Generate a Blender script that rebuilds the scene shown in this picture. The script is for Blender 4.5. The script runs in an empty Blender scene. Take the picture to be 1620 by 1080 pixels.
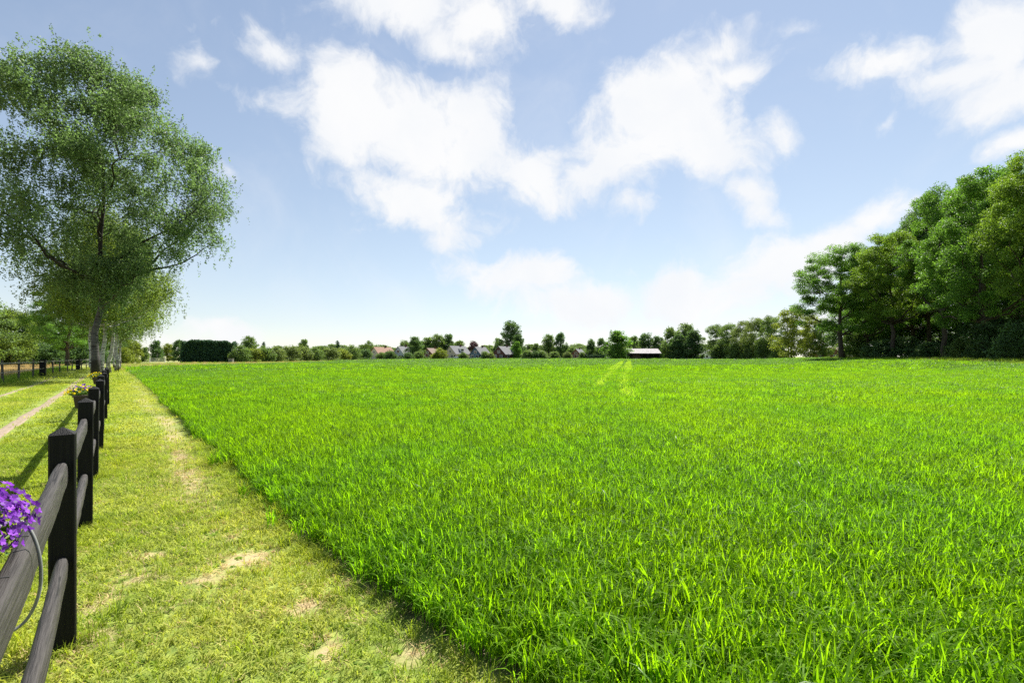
import bpy, math, random
import numpy as np
from mathutils import Vector, Matrix

R = math.radians
S = bpy.context.scene
COL = S.collection
# ------------------------------------------------------------------ camera
F = 720.0           # focal length in photograph pixels (1620 wide)
HZ = 564.0          # row of the horizon in the photograph
HCAM = 1.5
cam_d = bpy.data.cameras.new('camera'); cam = bpy.data.objects.new('camera', cam_d); COL.objects.link(cam)
cam.location = (0, 0, HCAM); cam.rotation_euler = (R(90), 0, 0)
cam_d.sensor_width = 36; cam_d.lens = 36 * F / 1620; cam_d.shift_y = (HZ - 540) / 1620
cam_d.clip_start = .05; cam_d.clip_end = 9000
S.camera = cam
# ------------------------------------------------------------------ exposure
S.view_settings.view_transform = 'Standard'; S.view_settings.look = 'None'
EXPO = 1.48
S.view_settings.exposure = EXPO; S.view_settings.gamma = 1; S.view_settings.use_curve_mapping = False
S.cycles.use_denoising = False
S.cycles.max_bounces = 8; S.cycles.diffuse_bounces = 4; S.cycles.glossy_bounces = 2; S.cycles.transmission_bounces = 5
S.cycles.sample_clamp_indirect = 6
# ------------------------------------------------------------------ sun
SUN_AZ, SUN_EL = R(24), R(51)
sd = Vector((math.sin(SUN_AZ) * math.cos(SUN_EL), math.cos(SUN_AZ) * math.cos(SUN_EL), math.sin(SUN_EL)))
sun_d = bpy.data.lights.new('sun', 'SUN'); sun_d.energy = 4.0; sun_d.angle = R(.53); sun_d.color = (1, .955, .88)
sun = bpy.data.objects.new('sun', sun_d); COL.objects.link(sun); sun.rotation_euler = sd.to_track_quat('Z', 'Y').to_euler()
# ------------------------------------------------------------------ world: sky and clouds
W = bpy.data.worlds.new('World'); S.world = W; W.use_nodes = True
wn = W.node_tree; wn.nodes.clear()
def N(t, ty, **kw):
    n = t.nodes.new(ty)
    for k, v in kw.items(): setattr(n, k, v)
    return n
def LK(t, a, b): t.links.new(a, b)
def math_node(t, op, a, b=None, c=None, clamp=False):
    n = N(t, 'ShaderNodeMath', operation=op, use_clamp=clamp)
    for i, v in enumerate((a, b, c)):
        if v is None: continue
        if isinstance(v, (int, float)): n.inputs[i].default_value = v
        else: LK(t, v, n.inputs[i])
    return n.outputs[0]
def mixc(t, fac, a, b, mode='MIX'):
    n = N(t, 'ShaderNodeMix', data_type='RGBA', blend_type=mode)
    for s, v in ((n.inputs[0], fac), (n.inputs[6], a), (n.inputs[7], b)):
        if isinstance(v, (int, float)): s.default_value = v
        elif isinstance(v, tuple): s.default_value = v if len(v) == 4 else (*v, 1)
        else: LK(t, v, s)
    return n.outputs[2]
def ramp01(t, v, lo, hi, smooth=True):
    n = N(t, 'ShaderNodeMapRange', interpolation_type='SMOOTHSTEP' if smooth else 'LINEAR')
    LK(t, v, n.inputs[0]); n.inputs[1].default_value = lo; n.inputs[2].default_value = hi
    return n.outputs[0]
def noise(t, vec, scale, detail=4, rough=.55, dist=0, w=None):
    n = N(t, 'ShaderNodeTexNoise', noise_dimensions='3D')
    if vec is not None: LK(t, vec, n.inputs['Vector'])
    n.inputs['Scale'].default_value = scale; n.inputs['Detail'].default_value = detail
    n.inputs['Roughness'].default_value = rough; n.inputs['Distortion'].default_value = dist
    return n.outputs['Fac'], n.outputs['Color']

SKY_STRENGTH = .076
sky = N(wn, 'ShaderNodeTexSky', sky_type='NISHITA', sun_disc=False)
sky.sun_elevation = SUN_EL; sky.sun_rotation = SUN_AZ; sky.altitude = 0; sky.air_density = 1.0; sky.dust_density = .05; sky.ozone_density = 2.5
tc = N(wn, 'ShaderNodeTexCoord').outputs['Generated']
nf, nc_ = noise(wn, tc, 5.0, 6, .55)
warp = N(wn, 'ShaderNodeVectorMath', operation='MULTIPLY_ADD'); LK(wn, nc_, warp.inputs[0])
warp.inputs[1].default_value = (.13, .13, .13); warp.inputs[2].default_value = (-.065, -.065, -.065)
wv = N(wn, 'ShaderNodeVectorMath', operation='ADD'); LK(wn, tc, wv.inputs[0]); LK(wn, warp.outputs[0], wv.inputs[1])
WV = wv.outputs[0]
CLOUDS = [  # photograph px of the centre, radii px, roll, weight
 (625,205,160,98,0,1.2),(745,230,115,90,0,1.2),(555,215,80,80,0,1.0),(655,320,155,64,8,1.1),(840,270,112,54,12,1.1),(585,140,55,42,0,.8),
 (640,5,175,58,0,1.1),(770,40,88,56,0,1.0),(880,5,80,40,0,.8),(720,80,66,26,10,.75),
 (1050,180,125,85,0,1.2),(1120,245,110,62,25,1.15),(990,260,105,58,-10,1.1),(1180,305,60,38,25,.9),(1175,115,75,42,-10,.75),(1135,68,55,24,0,.55),(1090,120,60,50,0,.7),
 (930,282,76,38,0,.95),(990,330,40,30,0,.55),
 (830,435,110,45,0,.95),(930,480,160,48,0,.95),(1090,470,150,62,-5,1.05),(1210,425,120,62,-12,1.15),(1310,385,105,50,-20,1.1),(1405,335,75,46,-30,1.05),(1150,520,260,40,0,.7),
 (1400,105,110,40,8,.8),(1500,140,80,42,20,.7),(1575,60,80,85,0,.9),(1590,160,70,55,0,.75),(1255,48,36,16,25,.55),(1400,195,22,14,0,.4),(1232,215,22,30,0,.45),
 (425,70,62,30,15,.42),(365,135,45,26,30,.36),(350,268,44,18,35,.34),(318,75,26,18,0,.28),
 (365,522,58,26,0,1.0),(432,542,40,13,0,.8),(550,540,45,12,0,.8),(1612,235,40,22,-20,.7),(300,540,60,12,0,.5)]
acc = None
for cx, cy, rx, ry, rot, wt in CLOUDS:
    c = Vector(((cx - 810) / F, 1, (HZ - cy) / F)); L = c.length; c.normalize()
    t1 = Vector((c.y, -c.x, 0)).normalized(); t2 = t1.cross(c)
    a = R(-rot); u1 = t1 * math.cos(a) + t2 * math.sin(a); u2 = -t1 * math.sin(a) + t2 * math.cos(a)
    mp = N(wn, 'ShaderNodeMapping', vector_type='TEXTURE')
    m = Matrix((u1, c, u2)).transposed()
    mp.inputs['Location'].default_value = c; mp.inputs['Rotation'].default_value = m.to_euler('XYZ')
    mp.inputs['Scale'].default_value = (rx / F / L, .6, ry / F / L)
    LK(wn, WV, mp.inputs['Vector'])
    ln = N(wn, 'ShaderNodeVectorMath', operation='LENGTH'); LK(wn, mp.outputs[0], ln.inputs[0])
    v = math_node(wn, 'MULTIPLY_ADD', ln.outputs['Value'], -wt, wt)
    acc = v if acc is None else math_node(wn, 'SMOOTH_MAX', acc, v, .3)
f1, _ = noise(wn, WV, 9.0, 9, .62, .3)
f2, _ = noise(wn, tc, 2.6, 5, .5)
fld = math_node(wn, 'MULTIPLY_ADD', math_node(wn, 'SUBTRACT', f1, .5), 2.4, acc)
fld = math_node(wn, 'MULTIPLY_ADD', math_node(wn, 'SUBTRACT', f2, .5), .2, fld)
dens = ramp01(wn, fld, -.10, .74)
# thin veil and generic clouds elsewhere in the sky
f3, _ = noise(wn, WV, 3.2, 8, .6, .5)
veil = ramp01(wn, f3, .45, .95)
dens = math_node(wn, 'MAXIMUM', dens, math_node(wn, 'MULTIPLY', veil, .45))
f4, _ = noise(wn, WV, 6.0, 6, .55)
shade = ramp01(wn, f4, .3, .7)
lum = 1.0 / 2 ** EXPO / SKY_STRENGTH
cl = mixc(wn, shade, (lum * .93, lum * .95, lum * .98), (lum, lum, lum))
hs = N(wn, 'ShaderNodeHueSaturation'); LK(wn, sky.outputs[0], hs.inputs['Color'])
hs.inputs['Hue'].default_value = .503; hs.inputs['Saturation'].default_value = .86; hs.inputs['Value'].default_value = 1.06
# soft shoulder so the bright rim of the sky keeps its blue
sk = N(wn, 'ShaderNodeVectorMath', operation='MULTIPLY_ADD'); LK(wn, hs.outputs[0], sk.inputs[0]); SH = .44 * SKY_STRENGTH * 2 ** EXPO; sk.inputs[1].default_value = (SH, SH, SH); sk.inputs[2].default_value = (1, 1, 1)
sd_ = N(wn, 'ShaderNodeVectorMath', operation='DIVIDE'); LK(wn, hs.outputs[0], sd_.inputs[0]); LK(wn, sk.outputs[0], sd_.inputs[1])
colr = mixc(wn, math_node(wn, 'MULTIPLY', dens, .96), sd_.outputs[0], cl)
bg = N(wn, 'ShaderNodeBackground'); LK(wn, colr, bg.inputs[0]); bg.inputs[1].default_value = SKY_STRENGTH
wo = N(wn, 'ShaderNodeOutputWorld'); LK(wn, bg.outputs[0], wo.inputs[0])
W.cycles.sampling_method = 'MANUAL'; W.cycles.sample_map_resolution = 512

# ------------------------------------------------------------------ helpers
rng = np.random.default_rng(7)
random.seed(7)
fd = np.array((-.657, .7539)); fn = np.array((.7539, .657))   # along the lane, and across it towards the crop
P1 = np.array((-2.30, 2.33))
LANE_ROT = math.atan2(fd[1], fd[0])
def uv(u, v): p = P1 + u * fd + v * fn; return float(p[0]), float(p[1])
def to_uv(x, y):
    dx, dy = x - P1[0], y - P1[1]
    return dx * fd[0] + dy * fd[1], dx * fn[0] + dy * fn[1]
def gz(x, y):
    x = np.asarray(x, float); y = np.asarray(y, float)
    # low bank under the wood: flat beyond its edge line, easing down towards the crop
    ax, ay = 58., 46.; ex, ey = 10. / 54.92, 54. / 54.92
    al = (x - ax) * ex + (y - ay) * ey; pe = np.maximum(0, -((x - ax) * ey - (y - ay) * ex))
    en = np.maximum(0, np.maximum(-al, al - 54.92))
    return 1.0 * np.exp(-(pe / 13) ** 2 - (en / 26) ** 2) + .25 * np.exp(-(((x - 10) / 120) ** 2 + ((y - 260) / 70) ** 2))
def at(px, d): x = (px - 810) / F * d; return Vector((x, d, float(gz(x, d))))
def ray(px, py, d): return Vector(((px - 810) / F * d, d, HCAM + (HZ - py) / F * d))
def _h(ix, iy, s):
    n = (ix * 374761393 + iy * 668265263 + s * 144665) & 0x7fffffff
    n = ((n ^ (n >> 13)) * 1274126177) & 0x7fffffff
    return ((n ^ (n >> 16)) & 0xffff) / 65535.0
def vnoise(x, y, s=0):
    x = np.asarray(x, float); y = np.asarray(y, float)
    ix = np.floor(x).astype(np.int64); iy = np.floor(y).astype(np.int64)
    fx = x - ix; fy = y - iy; fx = fx * fx * (3 - 2 * fx); fy = fy * fy * (3 - 2 * fy)
    a = _h(ix, iy, s) * (1 - fx) + _h(ix + 1, iy, s) * fx
    b = _h(ix, iy + 1, s) * (1 - fx) + _h(ix + 1, iy + 1, s) * fx
    return a * (1 - fy) + b * fy
def fbm(x, y, s=0, o=4):
    r, a, t = 0, .5, 0
    for i in range(o): r = r + a * vnoise(x * 2 ** i, y * 2 ** i, s + i); t += a; a *= .5
    return r / t
def sstep(a, b, x): t = np.clip((x - a) / (b - a), 0, 1); return t * t * (3 - 2 * t)

def tag(o, label=None, cat=None, group=None, kind=None):
    if label: o['label'] = label
    if cat: o['category'] = cat
    if group: o['group'] = group
    if kind: o['kind'] = kind
    return o
def link(name, me, parent=None, mat=None):
    o = bpy.data.objects.new(name, me); COL.objects.link(o)
    if parent is not None: o.parent = parent
    if mat is not None and me is not None and not me.materials: me.materials.append(mat)
    return o
def empty(name, loc, rz=0):
    o = bpy.data.objects.new(name, None); COL.objects.link(o); o.location = loc; o.rotation_euler = (0, 0, rz); o.empty_display_size = .2
    return o
def fast_mesh(name, V, Fq, attrs=None, smooth=False):
    """V (n,3), Fq (m,k) with k corners each"""
    me = bpy.data.meshes.new(name); V = np.asarray(V, np.float32); Fq = np.asarray(Fq, np.int32); m, k = Fq.shape
    me.vertices.add(len(V)); me.vertices.foreach_set('co', V.ravel())
    me.loops.add(m * k); me.loops.foreach_set('vertex_index', Fq.ravel())
    me.polygons.add(m); me.polygons.foreach_set('loop_start', np.arange(0, m * k, k, dtype=np.int32))
    for an, av in (attrs or {}).items():
        at_ = me.attributes.new(an, 'FLOAT', 'POINT'); at_.data.foreach_set('value', np.asarray(av, np.float32))
    me.update(calc_edges=True)
    if smooth: me.polygons.foreach_set('use_smooth', np.ones(m, bool))
    return me
class MB:
    def __init__(s): s.v = []; s.f = []; s.n = 0
    def add(s, V, Fs):
        s.v += [tuple(map(float, p)) for p in V]; s.f += [tuple(i + s.n for i in f) for f in Fs]; s.n = len(s.v)
    def box(s, c, d, rz=0, top=1.0):
        cx, cy, cz = c; a, b, h = d[0] / 2, d[1] / 2, d[2] / 2; co, si = math.cos(rz), math.sin(rz); V = []
        for z, k in ((-h, 1), (h, top)):
            for x, y in ((-a, -b), (a, -b), (a, b), (-a, b)):
                x *= k; y *= k; V.append((cx + x * co - y * si, cy + x * si + y * co, cz + z))
        s.add(V, [(3, 2, 1, 0), (4, 5, 6, 7), (0, 1, 5, 4), (1, 2, 6, 5), (2, 3, 7, 6), (3, 0, 4, 7)])
    def tube(s, path, rad, sides=8, cap=True):
        P = [Vector(p) for p in path]; n = len(P)
        if np.isscalar(rad): rad = [rad] * n
        up = Vector((0, 0, 1)); V = []
        T0 = (P[1] - P[0]).normalized(); a = T0.cross(up if abs(T0.z) < .9 else Vector((1, 0, 0))).normalized()
        for i in range(n):
            T = (P[min(i + 1, n - 1)] - P[max(i - 1, 0)]).normalized()
            a = (a - T * a.dot(T)).normalized(); b = T.cross(a)
            for k in range(sides):
                th = 2 * math.pi * k / sides; V.append(P[i] + (a * math.cos(th) + b * math.sin(th)) * rad[i])
        Fs = [(i * sides + k, i * sides + (k + 1) % sides, (i + 1) * sides + (k + 1) % sides, (i + 1) * sides + k) for i in range(n - 1) for k in range(sides)]
        if cap: Fs += [tuple(range(sides - 1, -1, -1)), tuple((n - 1) * sides + k for k in range(sides))]
        s.add(V, Fs)
    def mesh(s, name, smooth=False):
        me = bpy.data.meshes.new(name); me.from_pydata(s.v, [], s.f); me.update()
        if smooth: me.polygons.foreach_set('use_smooth', np.ones(len(me.polygons), bool))
        return me
    def obj(s, name, mat, parent=None, smooth=False):
        return link(name, s.mesh(name, smooth), parent, mat)

# ------------------------------------------------------------------ materials
def new_mat(name):
    m = bpy.data.materials.new(name); m.use_nodes = True; t = m.node_tree; t.nodes.clear()
    return m, t, N(t, 'ShaderNodeOutputMaterial')
def principled(t, col, rough=.7, spec=.3, metal=0):
    p = N(t, 'ShaderNodeBsdfPrincipled')
    if isinstance(col, tuple): p.inputs['Base Color'].default_value = (*col, 1)
    else: LK(t, col, p.inputs['Base Color'])
    if isinstance(rough, (int, float)): p.inputs['Roughness'].default_value = rough
    else: LK(t, rough, p.inputs['Roughness'])
    p.inputs['Specular IOR Level'].default_value = spec; p.inputs['Metallic'].default_value = metal
    return p
def leaf_mat(name, col, var=.45, warm=(1.5, 1.2, .6), trans=.45, rough=.45, spec=.35, tcol=None, wscale=0, inst=False):
    """leaf: diffuse + gloss on the face, light passing through the blade; hue varies from leaf to leaf"""
    m, t, out = new_mat(name)
    if inst: r = N(t, 'ShaderNodeObjectInfo').outputs['Random']
    else: r = N(t, 'ShaderNodeAttribute', attribute_name='tint').outputs['Fac']
    lo = tuple(c * (1 - var) for c in col); hi = tuple(min(1, c * (1 + var) * w ** .5) for c, w in zip(col, warm))
    c = mixc(t, r, lo, hi)
    if wscale:
        g = N(t, 'ShaderNodeNewGeometry').outputs['Position']
        nz, _ = noise(t, g, wscale, 3, .5)
        c = mixc(t, ramp01(t, nz, .35, .65), c, mixc(t, 1.0, c, (*warm, 1), 'MULTIPLY'))
    p = principled(t, c, rough, spec)
    tr = N(t, 'ShaderNodeBsdfTranslucent')
    LK(t, mixc(t, 1.0, c, tcol or (1.5, 1.35, .55), 'MULTIPLY'), tr.inputs[0])
    mx = N(t, 'ShaderNodeMixShader'); mx.inputs[0].default_value = trans
    LK(t, p.outputs[0], mx.inputs[1]); LK(t, tr.outputs[0], mx.inputs[2]); LK(t, mx.outputs[0], out.inputs[0])
    return m
def noisy_mat(name, a, b, scale=8, rough=.8, spec=.2, detail=5, stretch=None, bump=0, lo=.35, hi=.65, coord='Object', metal=0):
    m, t, out = new_mat(name)
    v = N(t, 'ShaderNodeTexCoord').outputs[coord]
    if stretch:
        mp = N(t, 'ShaderNodeMapping'); mp.inputs['Scale'].default_value = stretch; LK(t, v, mp.inputs[0]); v = mp.outputs[0]
    f, _ = noise(t, v, scale, detail, .6)
    p = principled(t, mixc(t, ramp01(t, f, lo, hi), a, b), rough, spec, metal)
    if bump:
        bp = N(t, 'ShaderNodeBump'); bp.inputs['Strength'].default_value = bump; bp.inputs['Distance'].default_value = .02
        LK(t, f, bp.inputs['Height']); LK(t, bp.outputs[0], p.inputs['Normal'])
    LK(t, p.outputs[0], out.inputs[0]); return m
M = {}
M['crop'] = leaf_mat('crop_blade', (.088, .2, .014), .4, (1.3, 1.1, .6), .54, .55, .09, (2.3, 2.32, .5), .35, True)
M['crop_pale'] = leaf_mat('crop_blade_pale', (.21, .36, .055), .12, (1.1, 1.0, .8), .5, .6, .05, (2.1, 2.0, .5), .5, True)
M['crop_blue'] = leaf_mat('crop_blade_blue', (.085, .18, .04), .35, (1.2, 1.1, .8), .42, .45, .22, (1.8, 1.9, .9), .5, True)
M['lawn'] = leaf_mat('lawn_blade', (.235, .33, .05), .3, (1.2, 1.05, .8), .45, .6, .12, (1.4, 1.4, .5), .8, True)
M['lawn_yellow'] = leaf_mat('lawn_blade_yellow', (.37, .43, .09), .25, (1.1, 1.0, .9), .48, .6, .12, (1.2, 1.25, .6), .8, True)
M['lawn_dry'] = leaf_mat('lawn_blade_dry', (.46, .38, .19), .25, (1.1, 1, .9), .3, .6, .2, (1.1, 1, .8), .8, True)
M['weed'] = leaf_mat('weed_leaf', (.17, .28, .04), .3, (1.2, 1.1, .8), .45, .65, .08, (1.5, 1.4, .5), 0, True)
M['birch_leaf'] = leaf_mat('birch_leaf', (.135, .205, .095), .42, (1.15, 1.1, .9), .48, .5, .16, (1.2, 1.35, .75))
M['birch_leaf_light'] = leaf_mat('birch_leaf_light', (.15, .22, .06), .35, (1.2, 1.1, .8), .48, .55, .16, (1.4, 1.4, .6))
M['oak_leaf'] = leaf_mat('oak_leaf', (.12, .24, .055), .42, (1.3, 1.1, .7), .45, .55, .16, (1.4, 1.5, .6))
M['oak_leaf_yellow'] = leaf_mat('oak_leaf_yellow', (.15, .26, .05), .4, (1.3, 1.1, .7), .45, .55, .16, (1.4, 1.4, .5))
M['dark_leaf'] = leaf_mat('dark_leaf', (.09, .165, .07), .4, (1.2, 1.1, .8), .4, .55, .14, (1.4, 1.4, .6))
M['mid_leaf'] = leaf_mat('mid_leaf', (.135, .215, .08), .4, (1.2, 1.1, .8), .42, .55, .14, (1.4, 1.4, .6))
M['willow_leaf'] = leaf_mat('willow_leaf', (.17, .235, .085), .35, (1.2, 1.1, .8), .4, .55, .14, (1.3, 1.3, .7))
M['yellow_leaf'] = leaf_mat('yellow_leaf', (.21, .27, .055), .35, (1.2, 1.1, .8), .42, .55, .14, (1.3, 1.3, .6))
M['red_leaf'] = leaf_mat('red_leaf', (.10, .06, .06), .35, (1.2, 1, 1), .3, .55, .14, (1.2, 1, 1))
M['conifer_leaf'] = leaf_mat('conifer_leaf', (.045, .10, .058), .35, (1.2, 1.1, .8), .2, .65, .08)
M['ivy_leaf'] = leaf_mat('ivy_leaf', (.045, .09, .032), .4, (1.2, 1.1, .8), .25, .55, .14)
M['bark'] = noisy_mat('bark', (.03, .024, .018), (.10, .082, .062), 6, .9, .15, 6, (3, 3, .6), .8)
def birch_bark(name, hi_z, pale=1.0):
    m, t, out = new_mat(name)
    v = N(t, 'ShaderNodeTexCoord').outputs['Object']
    mp = N(t, 'ShaderNodeMapping'); mp.inputs['Scale'].default_value = (1.4, 1.4, 7); LK(t, v, mp.inputs[0])
    f, _ = noise(t, mp.outputs[0], 2.2, 6, .65)
    f2, _ = noise(t, v, 1.3, 4, .6)
    sep = N(t, 'ShaderNodeSeparateXYZ'); LK(t, v, sep.inputs[0])
    zz = math_node(t, 'MULTIPLY_ADD', f2, 3.0, math_node(t, 'DIVIDE', sep.outputs[2], hi_z))
    white = math_node(t, 'MULTIPLY', ramp01(t, f, .38, .52), ramp01(t, zz, 1.25, 1.9))
    white = math_node(t, 'MULTIPLY', white, math_node(t, 'SUBTRACT', 1.0, ramp01(t, sep.outputs[2], 5.0, 7.5)))
    white = math_node(t, 'MULTIPLY', white, pale)
    c = mixc(t, white, (.024, .02, .017), (.5, .48, .44))
    p = principled(t, c, .75, .25)
    bp = N(t, 'ShaderNodeBump'); bp.inputs['Strength'].default_value = .6; bp.inputs['Distance'].default_value = .03
    LK(t, f, bp.inputs['Height']); LK(t, bp.outputs[0], p.inputs['Normal'])
    LK(t, p.outputs[0], out.inputs[0]); return m
M['birch_bark'] = birch_bark('birch_bark', 3.0)
M['birch_bark_dark'] = birch_bark('birch_bark_dark', 8.0, .15)
M['post'] = noisy_mat('black_stained_wood', (.003, .0028, .0026), (.007, .0064, .006), 5, .6, .2, 6, (30, 30, 1.2), .35)
M['rail'] = noisy_mat('weathered_rail', (.022, .0195, .0175), (.058, .052, .047), 4, .65, .3, 7, (1.2, 22, 22), .5, .25, .75)
def add_cracks(m):
    t = m.node_tree; p = [n for n in t.nodes if n.type == 'BSDF_PRINCIPLED'][0]; l = p.inputs['Base Color'].links[0]; src = l.from_socket
    mp = N(t, 'ShaderNodeMapping'); mp.inputs['Scale'].default_value = (.9, 34, 34); LK(t, N(t, 'ShaderNodeTexCoord').outputs['Object'], mp.inputs[0])
    f, _ = noise(t, mp.outputs[0], 1.0, 2, .4); d = math_node(t, 'ABSOLUTE', math_node(t, 'SUBTRACT', f, .5)); k = math_node(t, 'SUBTRACT', 1.0, ramp01(t, d, .004, .022))
    g, _ = noise(t, N(t, 'ShaderNodeTexCoord').outputs['Object'], 2.3, 2, .5); k = math_node(t, 'MULTIPLY', k, ramp01(t, g, .5, .6))
    LK(t, mixc(t, k, src, (.008, .007, .006)), p.inputs['Base Color'])
add_cracks(M['rail'])
M['rail_end'] = noisy_mat('sawn_wood', (.36, .25, .14), (.46, .34, .2), 20, .8, .2)
M['paddock_wood'] = noisy_mat('grey_fence_wood', (.05, .045, .04), (.10, .092, .08), 4, .8, .2, 5, (10, 10, 2))
M['wire'] = noisy_mat('fence_rail_grey', (.18, .17, .15), (.26, .25, .22), 4, .7, .3)
M['hose'] = noisy_mat('grey_hose', (.17, .175, .165), (.22, .225, .21), 30, .45, .4)
M['purple'] = leaf_mat('purple_petal', (.16, .032, .38), .62, (1.7, 2.6, 1.1), .35, .5, .2, (1.2, 1.0, 1.2))
M['yellow'] = leaf_mat('yellow_petal', (.74, .58, .02), .15, (1.0, 1.05, 1), .35, .6, .1, (1.0, 1, .7))
M['plastic'] = noisy_mat('brown_planter', (.045, .03, .022), (.06, .042, .03), 10, .5, .4)

# ------------------------------------------------------------------ field outline
def PX(px, d): return ((px - 810) / F * d, d)
EDGE = 1.42
CROP_POLY = [uv(-9, EDGE), uv(70, EDGE), PX(300, 68), PX(450, 96), PX(600, 180), PX(700, 232), PX(800, 246), PX(1000, 238), PX(1118, 205), PX(1285, 128),
             PX(1325, 92), PX(1410, 72), PX(1480, 60), PX(1620, 43.5), PX(1760, 35), (62, 10), (62, -14), (4, -14)]
def inside(x, y, poly):
    r = np.zeros(len(x), bool); n = len(poly)
    for i in range(n):
        x1, y1 = poly[i]; x2, y2 = poly[(i + 1) % n]
        c = ((y1 > y) != (y2 > y)) & (x < (x2 - x1) * (y - y1) / (y2 - y1 + 1e-12) + x1)
        r ^= c
    return r
def edge_wave(x, y):
    u, v = to_uv(x, y); return v - .38 * np.exp(-np.maximum(u + 3, 0) / 1.5) - .11 * (fbm(u * .7, u * 0 + 3.3, 5, 3) - .5) - .09 * (vnoise(u * 3.1, u * 0, 9) - .5)
def bareness(x, y):
    """0 lush lawn .. 1 bare earth: a worn line beside the crop and scattered dry patches"""
    u, v = to_uv(x, y)
    worn = np.exp(-((v - .98 + .1 * np.sin(u * .5)) / .24) ** 2) * sstep(0, 4, u) * .56
    n1 = fbm(x * 1.3, y * 1.3, 11, 4); n2 = fbm(x * 4.5, y * 4.5, 21, 3)
    b = .7 * sstep(.60, .80, n1 * .7 + n2 * .3) * (1 - .6 * sstep(8, 20, y)) * sstep(-1.5, 0, v)
    for px, py, r in ((385, 885, .22), (128, 1018, .20), (570, 915, .16), (330, 915, .16), (480, 960, .13), (240, 880, .12), (520, 1030, .12), (150, 960, .14), (650, 1040, .15)):
        d = HCAM * F / (py - HZ); X = (px - 810) / F * d
        b = np.maximum(b, .72 * np.exp(-(((x - X) ** 2 + (y - d) ** 2) / r ** 2)) * (.5 + n2))
    return np.clip(np.maximum(worn * (.6 + n1), b), 0, 1)

# ------------------------------------------------------------------ ground
def ground_mat():
    m, t, out = new_mat('ground')
    A = lambda n: N(t, 'ShaderNodeAttribute', attribute_name=n).outputs['Fac']
    g = N(t, 'ShaderNodeNewGeometry').outputs['Position']
    n1, _ = noise(t, g, .8, 5, .6); n2, _ = noise(t, g, 14, 5, .65); n3, _ = noise(t, g, 60, 3, .6); nb, _ = noise(t, g, .05, 4, .6)
    green = mixc(t, ramp01(t, n2, .3, .7), (.10, .15, .03), (.25, .30, .06))
    green = mixc(t, ramp01(t, n1, .4, .75), green, mixc(t, n2, (.24, .30, .06), (.36, .39, .10)))
    straw = mixc(t, ramp01(t, n2, .3, .7), (.30, .23, .10), (.44, .36, .17))
    straw = mixc(t, ramp01(t, nb, .45, .65), straw, mixc(t, n1, (.20, .22, .06), (.34, .31, .10)))
    earth = mixc(t, ramp01(t, n3, .3, .7), (.22, .17, .12), (.38, .30, .22))
    dry = mixc(t, ramp01(t, n2, .35, .65), (.42, .35, .17), (.34, .26, .15))
    soil = mixc(t, ramp01(t, n2, .35, .65), (.055, .042, .03), (.15, .115, .085))
    verge = mixc(t, ramp01(t, n1, .3, .7), (.20, .24, .075), (.34, .33, .14))
    c = mixc(t, A('verge'), green, verge)
    c = mixc(t, A('straw'), c, straw)
    b = A('bare')
    c = mixc(t, ramp01(t, math_node(t, 'MULTIPLY_ADD', n2, .6, b), .6, 1.0), c, dry)
    c = mixc(t, ramp01(t, math_node(t, 'MULTIPLY_ADD', n2, .6, b), 1.0, 1.3), c, earth)
    c = mixc(t, A('soil'), c, soil)
    p = principled(t, c, .95, .1)
    bp = N(t, 'ShaderNodeBump'); bp.inputs['Strength'].default_value = .7; bp.inputs['Distance'].default_value = .03
    LK(t, n2, bp.inputs['Height']); LK(t, bp.outputs[0], p.inputs['Normal'])
    LK(t, p.outputs[0], out.inputs[0]); return m
def lawn_bump(x, y):
    near = 1 - sstep(25, 60, np.hypot(x, y))
    return (.035 * (fbm(x * 1.1, y * 1.1, 31, 3) - .5)) * near
def GZ(x, y): return gz(x, y) + lawn_bump(x, y)
def build_ground():
    a, T, n = 3.0, 7.75, 560
    tx = np.linspace(-T, T, n); xs = -1.5 + a * np.sinh(tx); ys = 4 + a * np.sinh(tx)
    X, Y = np.meshgrid(xs, ys); X = X.ravel(); Y = Y.ravel()
    u, v = to_uv(X, Y)
    Z = GZ(X, Y)
    ew = edge_wave(X, Y)
    crop = inside(X, Y, CROP_POLY)
    soil = np.where(crop, sstep(EDGE - .12, EDGE + .05, ew), 0) + np.where((~crop) & (v > 0) & (u < 70) & (u > -12), sstep(EDGE - .12, EDGE + .05, ew) * (v < 1.7), 0)
    straw = sstep(-4.9, -5.8, v) * (Y < 130) * (v < 0)
    straw = straw * sstep(.25, .55, .3 + fbm(X * .06, Y * .06, 3, 3) * .7)
    verge = (~crop) * sstep(40, 52, Y) * (1 - straw) * (X < 45)
    bare = bareness(X, Y) * (v < EDGE) * (v > -4.5) * (Y < 70) + .25 * ((v < -.2) & (v > -4.5)) * sstep(.5, .8, fbm(X * .8, Y * .8, 77, 3))
    ii = np.arange(n * n).reshape(n, n)
    Fq = np.stack((ii[:-1, :-1], ii[:-1, 1:], ii[1:, 1:], ii[1:, :-1]), -1).reshape(-1, 4)
    me = fast_mesh('ground', np.stack((X, Y, Z), 1), Fq, dict(soil=soil, straw=straw, verge=verge, bare=bare), True)
    o = link('ground', me, None, ground_mat()); tag(o, kind='structure')
build_ground()
def track_mat():
    m, t, out = new_mat('dirt_track')
    g = N(t, 'ShaderNodeNewGeometry').outputs['Position']
    n1, _ = noise(t, g, 2.2, 5, .6); n2, _ = noise(t, g, 22, 5, .65)
    c = mixc(t, ramp01(t, n2, .3, .7), (.20, .15, .105), (.36, .29, .22))
    c = mixc(t, ramp01(t, n1, .5, .75), c, mixc(t, n2, (.13, .15, .035), (.27, .24, .10)))
    p = principled(t, c, .95, .1); LK(t, p.outputs[0], out.inputs[0]); return m
TM = track_mat()
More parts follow.
